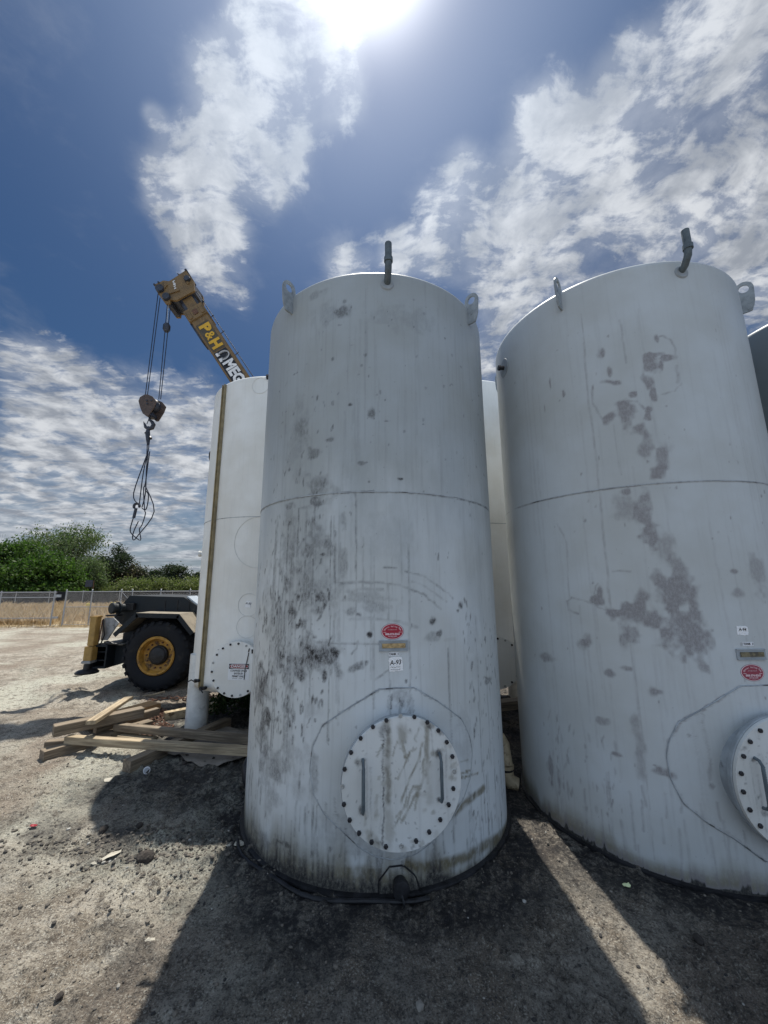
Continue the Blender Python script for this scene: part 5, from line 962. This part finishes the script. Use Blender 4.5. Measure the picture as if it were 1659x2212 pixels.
# dry grass of the field
def grass(name, label, N, xr, yr, h0, h1, w, mtl, seed, dens=None, lean=.35, cat='grass'):
    r = np.random.default_rng(seed); x = r.uniform(*xr, N); y = yr[0]+(yr[1]-yr[0])*r.random(N)**1.5
    k = r.random(N) < (dens(x, y) if dens else 1); x, y = x[k], y[k]; n = len(x); h = r.uniform(h0, h1, n)*(.6+.8*fbm(x*.4, y*.4, 2, 9)); a = r.uniform(0, 6.28, n); lx = r.normal(0, lean, n)*h; ly = r.normal(0, lean, n)*h
    z = ground_h(x, y, False); ca, sa = np.cos(a)*w, np.sin(a)*w
    V = np.stack([np.stack([x-ca, y-sa, z-.02], -1), np.stack([x+ca, y+sa, z-.02], -1), np.stack([x+lx*.4+ca*.7, y+ly*.4+sa*.7, z+h*.6], -1), np.stack([x+lx, y+ly, z+h], -1)], 1).reshape(-1, 3)
    F3 = (np.array([[0, 1, 2], [0, 2, 3]])[None]+(np.arange(n)*4)[:, None, None]).reshape(-1, 3)
    o = fastmesh(name, V, F3, mtl, smooth=False, attrs=dict(tint=np.repeat(np.clip(r.normal(.5, .3, n), 0, 1), 4))); return tag(o, label, cat, kind='stuff')
grass('dry_grass', 'tall dry straw grass covering the field behind the fence', 52000, (-48, -4), (21.9, 44), .25, .75, .028, M['straw'], 5, lambda x, y: sstep(.34, .5, fbm(x*.35, y*.35, 3, 77))*.8+.15)
grass('verge_weeds', 'thin dead weeds along the foot of the chain link fence', 2600, (-26, -6), (20.4, 21.9), .04, .16, .012, M['straw'], 6)
# pale litter and stones at the foot of the fence
lit = MB(); rr = random.Random(8)
for k in range(46):
    x = rr.uniform(-24, -10); y = rr.choice([21.2, 22.3, 23.5, 20.6])+rr.uniform(-.5, .5); s_ = rr.uniform(.03, .14); lit.lathe([(0, s_*.35), (s_*.7, s_*.28), (s_, 0), (s_*.8, -.03)], 7, Matrix.Translation((x, y, gz(x, y))) @ Matrix.Diagonal((rr.uniform(.8, 2.2), 1, rr.uniform(.3, .9), 1)))
tag(lit.build('rubble', M['paper']), 'pale rubble and litter along the fence foot', 'rubble', kind='stuff')

# ---------------------------------------------------------------- trees and hedge
def leaf_cloud(r, blobs, n, size, droop=0.):
    """leaf cards gathered in sprays round the surface of the given crown lobes"""
    B = np.array(blobs); vol = B[:, 3]*B[:, 4]*B[:, 5]; pr = vol**.75; pr /= pr.sum(); ns = max(30, n//22); idx = r.choice(len(B), ns, p=pr)
    d = r.normal(size=(ns, 3)); d /= np.linalg.norm(d, axis=1)[:, None]; rad = r.random(ns)**.33*(.78+.42*r.random(ns)); C_ = B[idx, :3]+d*rad[:, None]*B[idx, 3:6]
    m_ = np.repeat(np.arange(ns), 22)[:n]; cs = size*3.1*(.5+r.random(ns)); P_ = C_[m_]+r.normal(size=(len(m_), 3))*cs[m_][:, None]*np.array([1, 1, .55+droop]); P_[:, 2] -= droop*np.abs(r.normal(size=len(m_)))*cs[m_]*1.5
    a = r.normal(size=(len(m_), 3)); a[:, 2] -= droop*2; a /= np.linalg.norm(a, axis=1)[:, None]; b_ = r.normal(size=(len(m_), 3)); b_ -= a*(a*b_).sum(1)[:, None]; b_ /= np.linalg.norm(b_, axis=1)[:, None]
    s_ = size*(.5+.9*r.random(len(m_)))[:, None]; asp = .42 if droop else .6
    V = np.stack([P_-a*s_, P_-b_*s_*asp, P_+a*s_, P_+b_*s_*asp], 1).reshape(-1, 3); Fq = np.arange(len(m_)*4).reshape(-1, 4)
    t_ = np.clip(.45+.25*r.normal(size=ns)[m_]+.18*r.normal(size=len(m_)), 0, 1)
    return V, Fq, np.repeat(t_, 4)
def tree(name, label, cat, x, y, H, Wd, lf, n=9000, size=.16, seed=1, trunk=.16, low=.22, lobes=11, droop=0., grp=None, open_=1.):
    r = np.random.default_rng(seed); root = thing(name, label, cat, (x, y, 0), 0, grp); th_ = H*low; blobs = []
    for k in range(lobes):
        a = r.uniform(0, 6.28); q = r.random()**.6; f_ = r.uniform(0, 1); zc = th_+(H-th_)*(.12+.76*f_); rad_ = Wd*.5*(1-.55*abs(f_-.42)**1.3)*q*.72; s_ = Wd*r.uniform(.13, .24)*open_
        blobs.append((rad_*math.cos(a), rad_*math.sin(a), zc, s_*1.25, s_*1.25, s_*r.uniform(.6, .95)))
    blobs.append((0, 0, H-Wd*.13, Wd*.16, Wd*.16, Wd*.13))
    mb = MB(); top = Vector((r.normal()*.05*H, r.normal()*.05*H, H*.72)); mb.tube([(0, 0, -.1), (top.x*.2, top.y*.2, th_), tuple(top*.62), tuple(top)], [trunk, trunk*.8, trunk*.45, trunk*.15], 8)
    for bl in blobs:
        e = Vector(bl[:3]); s0 = Vector((top.x*.2, top.y*.2, th_))*.9; md = (s0+e)/2+Vector((0, 0, -.1*H*r.random())); mb.tube([s0, md, e], [trunk*.42, trunk*.24, trunk*.07], 6)
        for _ in range(3): e2 = e+Vector(r.normal(size=3))*bl[3]*.6; mb.tube([md.lerp(e, .6), e2], [trunk*.13, trunk*.03], 5)
    mb.build('trunk', M['bark'], root, True)
    V, Fq, ti = leaf_cloud(r, blobs, n, size, droop); fastmesh('crown', V, Fq, M[lf], root, smooth=False, attrs=dict(tint=ti)); return root
G_ = 'trees beyond the dry field'
def atx(px, Y): return (px-829.5)/846*Y
for k, (nm, lab, px, Y, H, Wd, lf, n, sz, lo, lob, dr, tr) in enumerate([
    ('leafy_tree', 'dark green dense tree at the left edge of the view, tallest of the dark ones', 8, 50, 8.2, 8.5, 'leafA', 15000, .17, .03, 16, 0, .22),
    ('leafy_tree', 'broad dark green tree just right of the left edge, before the feathery tree', 88, 50, 6.6, 8.5, 'leafA', 16000, .17, .03, 18, 0, .2),
    ('leafy_tree', 'lower dark green tree under the right side of the feathery tree', 138, 52, 4.6, 5.5, 'leafA', 9000, .16, .02, 12, 0, .15),
    ('feathery_tree', 'tall feathery grey green tree with drooping twigs and open crown', 130, 60, 11.3, 11.5, 'leafB', 15000, .17, .20, 17, .55, .24),
    ('feathery_tree', 'drooping yellow green tree right of the dark trees, behind the small board', 180, 57, 6.4, 5.5, 'leafB', 8000, .15, .02, 10, .6, .12),
    ('distant_tree', 'blue green bushy tree just right of the feathery tree', 213, 80, 8.8, 7, 'leafC', 8000, .20, .03, 11, 0, .2),
    ('distant_tree', 'tallest blue green tree with a ragged top, above the hedge', 243, 82, 10.8, 6.5, 'leafC', 9000, .17, .05, 18, 0, .2),
    ('distant_tree', 'brownish tree between the ragged tall tree and the low dark ones', 280, 84, 7.2, 5.5, 'leafE', 5000, .20, .05, 8, 0, .15),
    ('distant_tree', 'small dark tree at the middle of the hedge skyline', 300, 84, 6.0, 5.5, 'leafC', 5000, .20, .05, 8, 0, .15),
    ('distant_tree', 'low dark tree left of the rounded pair on the hedge skyline', 330, 86, 5.8, 5, 'leafC', 4500, .20, .05, 8, 0, .15),
    ('distant_tree', 'left one of the rounded pair of trees above the crane hood', 364, 82, 6.6, 5, 'leafC', 6000, .19, .04, 9, 0, .15),
    ('distant_tree', 'right one of the rounded pair of trees above the crane hood', 388, 82, 6.3, 6, 'leafC', 6000, .19, .04, 9, 0, .15),
    ('distant_tree', 'small thin tree beside the left side of the legged white tank', 425, 86, 5.0, 5, 'leafC', 4000, .20, .05, 8, 0, .12)]):
    tree(nm, lab, 'tree', atx(px, Y), Y, H, Wd, lf, n, sz, 40+k, tr, lo, lob, dr, G_, 1.15 if lf == 'leafA' else .82 if nm == 'distant_tree' else .92)
r = np.random.default_rng(77); hb_ = [(x, 58+r.normal()*.8+max(0, (x+38)*.05), r.uniform(.7, 2.7), 1.3, 1.2, .95) for x in np.arange(-47, -14, .42)]; hb_ += [(x, 58.5, 1.2, 1.5, 1.2, 1.2) for x in np.arange(-47, -14, 1.)]
V, Fq, ti = leaf_cloud(r, hb_, 42000, .135); tag(fastmesh('hedgerow', V, Fq, M['leafD'], smooth=False, attrs=dict(tint=ti)), 'long olive green hedgerow of scrub behind the dry field', 'hedge', kind='stuff')
# small board on a post, marker bollards
sx_ = atx(212, 43); sb = thing('field_board', 'small dark board on a post in front of the hedge', 'sign', (sx_, 41.6, 0))
MB().tube([(.45, 0, -.1), (.45, 0, 2.75)], .035, 8).build('post', M['rust'], sb); MB().box((0, -.05, 2.45), (.78, .04, .72), bev=.01).build('board', M['boomdark'], sb)
for k, px in enumerate((193, 198, 245, 251)):
    x = atx(px, 31 if k < 2 else 33); y = 31 if k < 2 else 33; o = MB().lathe([(.055, 0), (.055, .62), (.09, .64), (.09, .74), (.05, .80), (0, .81)], 12).build('marker_post', M['yellowtape'], None, True); o.location = (x, y, 0)
    tag(o, ['yellow capped marker post in the dry field, leftmost of the four', 'yellow capped marker post in the dry field, second from the left', 'yellow capped marker post in the dry field, third from the left', 'yellow capped marker post in the dry field, just above the crane cylinder'][k], 'marker post', 'yellow capped marker posts in the field')
# utility wires far off
wy = thing('power_line', 'thin overhead wires far beyond the trees', 'power line', (-20, 120, 0))
MB().tube([(-14, 0, -.1), (-14, 0, 11.5)], .14, 8).build('pole', M['bark'], wy); MB().tube([(60, 0, -.1), (60, 0, 11.5)], .14, 8).build('pole', M['bark'], wy)
for z_ in (11.2, 10.2): MB().tube([(-95, 0, z_+.6), (-55, 0, z_-.4), (-14, 0, z_), (23, 0, z_-.8), (60, 0, z_)], .018, 5).build('wire', M['rope'], wy)

# ---------------------------------------------------------------- timber, chains, scraps
def beam(a, b_, w, h, mt, label, roll=0., grp='loose timbers dropped on the ground', name='timber'):
    a, b_ = Vector(a), Vector(b_); d = (b_-a); L = d.length; c = (a+b_)/2; x = d.normalized(); y = Vector((0, 0, 1)).cross(x).normalized(); z = x.cross(y)
    mb = MB(); mb.box((0, 0, 0), (L, w, h), Matrix.Rotation(R(roll), 3, 'X'), bev=.004); rr_ = random.Random(int(L*1000))
    o = mb.build(name, M[mt]); mm = Matrix((x, y, z)).transposed().to_4x4(); mm.translation = c; o.matrix_world = mm; return tag(o, label, 'timber', grp)
# each: centre-line ends (x, y, z)
beam((-4.06, 5.00, .055), (-3.38, 6.02, .07), .15, .11, 'wood2', 'short thick timber at the lower left of the pile, its end face towards the viewer')
beam((-4.10, 5.17, .27), (-3.42, 5.86, .28), .16, .12, 'wood2', 'thick timber lying across the top of the pile, just under the propped board')
beam((-3.60, 5.10, .38), (-3.98, 6.42, .32), .11, .045, 'wood1', 'pale board propped on top of the pile, pointing away from the viewer')
beam((-4.20, 5.85, .12), (-3.75, 6.75, .12), .30, .09, 'wood3', 'wide orange brown plank at the far side of the pile')
beam((-3.95, 5.22, .155), (-1.2, 4.76, .165), .09, .085, 'wood1', 'long pale timber nearest the viewer, running to the middle tank')
beam((-3.62, 5.62, .165), (-1.2, 5.04, .165), .09, .085, 'wood2', 'long pale timber farther back, running parallel to the tanks')
beam((-2.86, 4.70, .06), (-2.30, 6.10, .06), .13, .12, 'wood2', 'dark thick timber under the long pale ones, its end face near the big shadow')
beam((-3.50, 5.55, .05), (-2.98, 5.42, .05), .12, .09, 'wood1', 'short pale block between the two long timbers')
beam((-4.30, 5.34, .05), (-3.60, 5.52, .05), .10, .09, 'wood2', 'grey weathered timber lying lowest at the left of the pile')
beam((-3.85, 5.55, .16), (-3.42, 6.25, .17), .10, .10, 'wood2', 'timber under the right end of the thick top timber')
beam((-3.36, 6.33, .07), (-2.72, 6.85, .08), .12, .12, 'pvc', 'pale round-edged stub of post lying beside the tank leg', 0, 'post stub', 'post_stub')
stick = MB().tube([(-4.75, 7.45, .03), (-4.3, 7.62, .05), (-4.15, 7.75, .07)], [.012, .014, .02], 7).build('stick', M['wood1'], None, True); tag(stick, 'bent pale stick lying in the shadow of the crane wheel', 'stick')
# tarp
n_ = 46; U_, V_ = np.meshgrid(np.linspace(0, 1, n_), np.linspace(0, 1, n_)); c00, c10, c11, c01 = [np.array(p) for p in ((-2.70, 5.02), (-1.78, 4.70), (-1.25, 5.6), (-2.35, 6.0))]
XY = (c00*((1-U_)*(1-V_))[..., None]+c10*(U_*(1-V_))[..., None]+c11*(U_*V_)[..., None]+c01*((1-U_)*V_)[..., None])
XY[..., 1] += .05*np.sin(U_*7)*(1-V_); Zt = .012+.05*fbm(XY[..., 0]*4, XY[..., 1]*4, 3, 131)**1.5+.018*sstep(.1, .0, V_)*np.sin(U_*14)**2+ground_h(XY[..., 0], XY[..., 1], False)*.6+.012
top = np.concatenate([XY, Zt[..., None]], -1).reshape(-1, 3); bot = top-np.array([0, 0, .004]); Fq = gridfaces(n_, n_); o = fastmesh('tarp', np.concatenate([top, bot]), np.concatenate([Fq, Fq[:, ::-1]+n_*n_]), M['tarp']); tag(o, 'crumpled dusty grey tarp lying under the long timbers', 'tarp')
def chain(label, pts, s_=.035, seed=1):
    r_ = random.Random(seed); P_ = [Vector(p) for p in pts]; mb = MB(); k = 0
    for a, b_ in zip(P_[:-1], P_[1:]):
        L = (b_-a).length; n = max(1, int(L/(s_*1.55)))
        for i in range(n):
            c = a.lerp(b_, i/n)+Vector((r_.uniform(-.008, .008), r_.uniform(-.008, .008), .006)); d = (b_-a).normalized(); sd = Vector((0, 0, 1)).cross(d).normalized(); upv = d.cross(sd)
            q = (sd if k % 2 else (upv*.8+sd*.5).normalized()); k += 1
            mb.tube([c+d*(s_*1.0*math.cos(t))+q*(s_*.58*math.sin(t)) for t in [2*math.pi*j/10 for j in range(11)]], s_*.19, 5, cap=False)
    z0 = gz(P_[0].x, P_[0].y); mb.v = [(x, y, z+z0+.012) for x, y, z in mb.v]
    return tag(mb.build('chain', M['rust'], None, True), label, 'chain', 'rusty chains lying on the soil')
chain('rusty chain stretched along the ground towards the tank leg, behind the timbers', [(-4.15, 7.3, 0), (-3.9, 7.45, .01), (-3.6, 7.42, 0), (-3.3, 7.6, .01), (-3.0, 7.45, 0), (-2.8, 7.6, 0), (-3.2, 7.35, .02), (-3.6, 7.25, .02)], .045, 2)
r_ = random.Random(4); chain('rusty chain in a heap between the timber pile and the tank leg', [(-3.75+.25*math.sin(i*1.7)+i*.028, 6.75-i*.05+.10*math.cos(i*2.3), .012*(i % 4)) for i in range(22)], .042, 3)
def rock(x, y, s_, label, seed, mt='clod', name='clod', cat='clod'):
    bm = bmesh.new(); bmesh.ops.create_icosphere(bm, subdivisions=3, radius=1.); bm.verts.index_update(); P_ = np.array([v.co[:] for v in bm.verts]); F3 = np.array([[v.index for v in f.verts] for f in bm.faces]); bm.free()
    k = 1+.5*(fbm(P_[:, 0]*2+seed, P_[:, 1]*2+P_[:, 2]*1.7, 4, seed)-.5); P_ = P_*k[:, None]*np.array([1.1, .9, .72])*s_
    o = fastmesh(name, P_, F3, M[mt], smooth=False); o.location = (x, y, gz(x, y)+s_*.45); o.rotation_euler = (0, 0, seed); return tag(o, label, cat)
rock(-1.78, 3.27, .055, 'round dark clod lying alone in the sunlit dirt', 3)
rock(-2.33, 3.61, .035, 'small dark clod at the left end of the churned soil', 5); rock(-2.05, 3.63, .03, 'lumpy dark clod on the churned soil ridge', 8); rock(-1.62, 2.32, .018, 'small dark clod near the bottom edge left of the shadow', 11); rock(1.78, 2.62, .028, 'dark clod on the edge of the sunlit strip between the shadows', 14)
rock(-2.35, 4.98, .05, 'black clod lying on the near edge of the tarp', 17); rock(-2.3, 4.86, .035, 'smaller black clod just below the tarp edge', 18)
def scrap(x, y, w, h, label, seed, mt='paper', z=.012, ang=0, name='paper_scrap', cat='scrap'):
    r_ = random.Random(seed); mb = MB(); ol = [(w*.5*math.cos(a)*r_.uniform(.75, 1.15)*1.2, h*.5*math.sin(a)*r_.uniform(.75, 1.15)*1.2) for a in [2*math.pi*i/11 for i in range(11)]]; vs = [(0, 0, .012)]+[(a, b_, r_.uniform(-.004, .01)) for a, b_ in ol]; k = len(vs); vs += [(a, b_, c-.003) for a, b_, c in vs]
    fs = [(0, 1+i, 1+(i+1) % 11) for i in range(11)]+[(k, k+1+(i+1) % 11, k+1+i) for i in range(11)]+[(1+i, k+1+i, k+1+(i+1) % 11, 1+(i+1) % 11) for i in range(11)]
    o = mb.add(vs, fs).build(name, M[mt]); o.location = (x, y, gz(x, y)+z); o.rotation_euler = (0, 0, ang); return tag(o, label, cat)
o = MB().lathe([(.034, 0), (.034, .05), (.028, .052), (.028, .004), (0, .004)], 20).build('plastic_ring', M['labelwhite'], None, True); o.location = (-2.61, 4.66, .04); o.rotation_euler = (R(75), 0, R(30)); tag(o, 'small white plastic ring on the soil beside the dark timber', 'plastic ring')
scrap(-2.86, 4.52, .20, .07, 'torn white scrap at the end of the dark timber', 2); scrap(-4.15, 6.95, .22, .16, 'cream paper scrap on the ground behind the pile', 3, ang=.5); scrap(-3.0, 2.95, .5, .42, 'flattened pale cardboard piece at the left edge of the ground', 4, 'paper', .006)
scrap(-2.08, 3.30, .16, .05, 'thin whitish strip on the dirt above the lone clod', 5, ang=.9); scrap(-7.2, 9.6, .3, .15, 'white scrap far out on the sunlit yard', 6); scrap(-3.0, 3.72, .06, .03, 'small red scrap on the sunlit dirt at the left', 7, 'signred'); scrap(1.62, 3.02, .05, .035, 'pale green lid lying on the sunlit strip', 8, 'greenspeck', name='green_disc', cat='scrap'); scrap(-1.35, 2.62, .05, .03, 'bluish white scrap by the edge of the big shadow', 9); scrap(-1.18, 3.46, .12, .05, 'pale bluish torn scrap between the two shadows at the tank foot', 10)
# old tyre leaning on the back of the middle tank
ty = MB().lathe([(.13+.06*math.cos(a), .06*math.sin(a)) for a in [2*math.pi*i/16 for i in range(16)]], 40, Matrix.Translation((-1.30, 4.30, .17)) @ Matrix.Rotation(R(70), 4, 'Y') @ Matrix.Rotation(R(15), 4, 'X'), close=True).build('old_tyre', M['black'], None, True); tag(ty, 'small black tyre leaning against the left back of the smudged middle tank', 'tyre')
# pipe elbow on the right-hand tank
pe = thing('pipe_fitting', 'stained cream pipe elbow standing in the gap between the two front tanks', 'pipe fitting', (1.22, 4.28, 0)); MB().tube([(-.03, .10, .47), (-.01, .06, .40), (0, .02, .22)], [.05, .066, .066], 14).build('pipe', M['pvc'], pe, True)
MB().tube([(0, .02, .225), (0, .02, .195)], .075, 14).build('collar', M['pvc'], pe, True); MB().tube([(0, .02, .195), (0, .02, .165)], .066, 14).build('gasket', M['black'], pe, True)
MB().tube([(0, .02, .165), (.003, .015, .12), (.03, 0, .075), (.10, -.02, .06)], [.068, .070, .068, .055], 14).build('elbow', M['pvc'], pe, True); MB().tube([(-.03, .10, .47), (-.04, .11, .53), (-.10, .14, .58), (-.22, .16, .60)], [.02, .014, .012, .012], 8).build('small_pipe', M['galv'], pe, True)
# blocking beams behind
beam((.9, 5.1, .50), (2.4, 5.6, .50), .16, .10, 'wood2', 'pale beam spanning the gap behind the two front tanks', 0, 'blocking beams behind the front tanks'); beam((1.0, 5.25, .22), (1.15, 5.3, .46), .2, .2, 'wood2', 'short upright block under the pale beam behind the tanks', 0, 'blocking beams behind the front tanks')
# weeds under the legged tank
def bush(x, y, w, h, n, label, seed):
    r = np.random.default_rng(seed); bl = [(r.normal()*w*.35, r.normal()*w*.3, h*r.uniform(.25, .7), w*.26, w*.26, h*.32) for _ in range(9)]; V, Fq, ti = leaf_cloud(r, bl, n, .028); root = thing('weed_clump', label, 'weeds', (x, y, 0), 0, 'weed clumps under the legged tank')
    fastmesh('leaves', V, Fq, M['weed'], root, smooth=False, attrs=dict(tint=ti)); mb = MB()
    for b_ in bl: mb.tube([(0, 0, -.03), tuple(Vector(b_[:3])*.55+Vector((0, 0, .02))), b_[:3]], [.012, .008, .004], 5)
    mb.build('stems', M['bark'], root)
bush(-2.0, 6.75, .55, .6, 6000, 'dark green weeds under the legged tank beside its leg', 1); bush(-1.5, 6.3, .6, .7, 6000, 'dark green weeds under the legged tank, nearer the middle tank', 2); bush(-1.6, 7.4, 1.0, .6, 4000, 'dark weeds at the far side under the legged tank', 3)
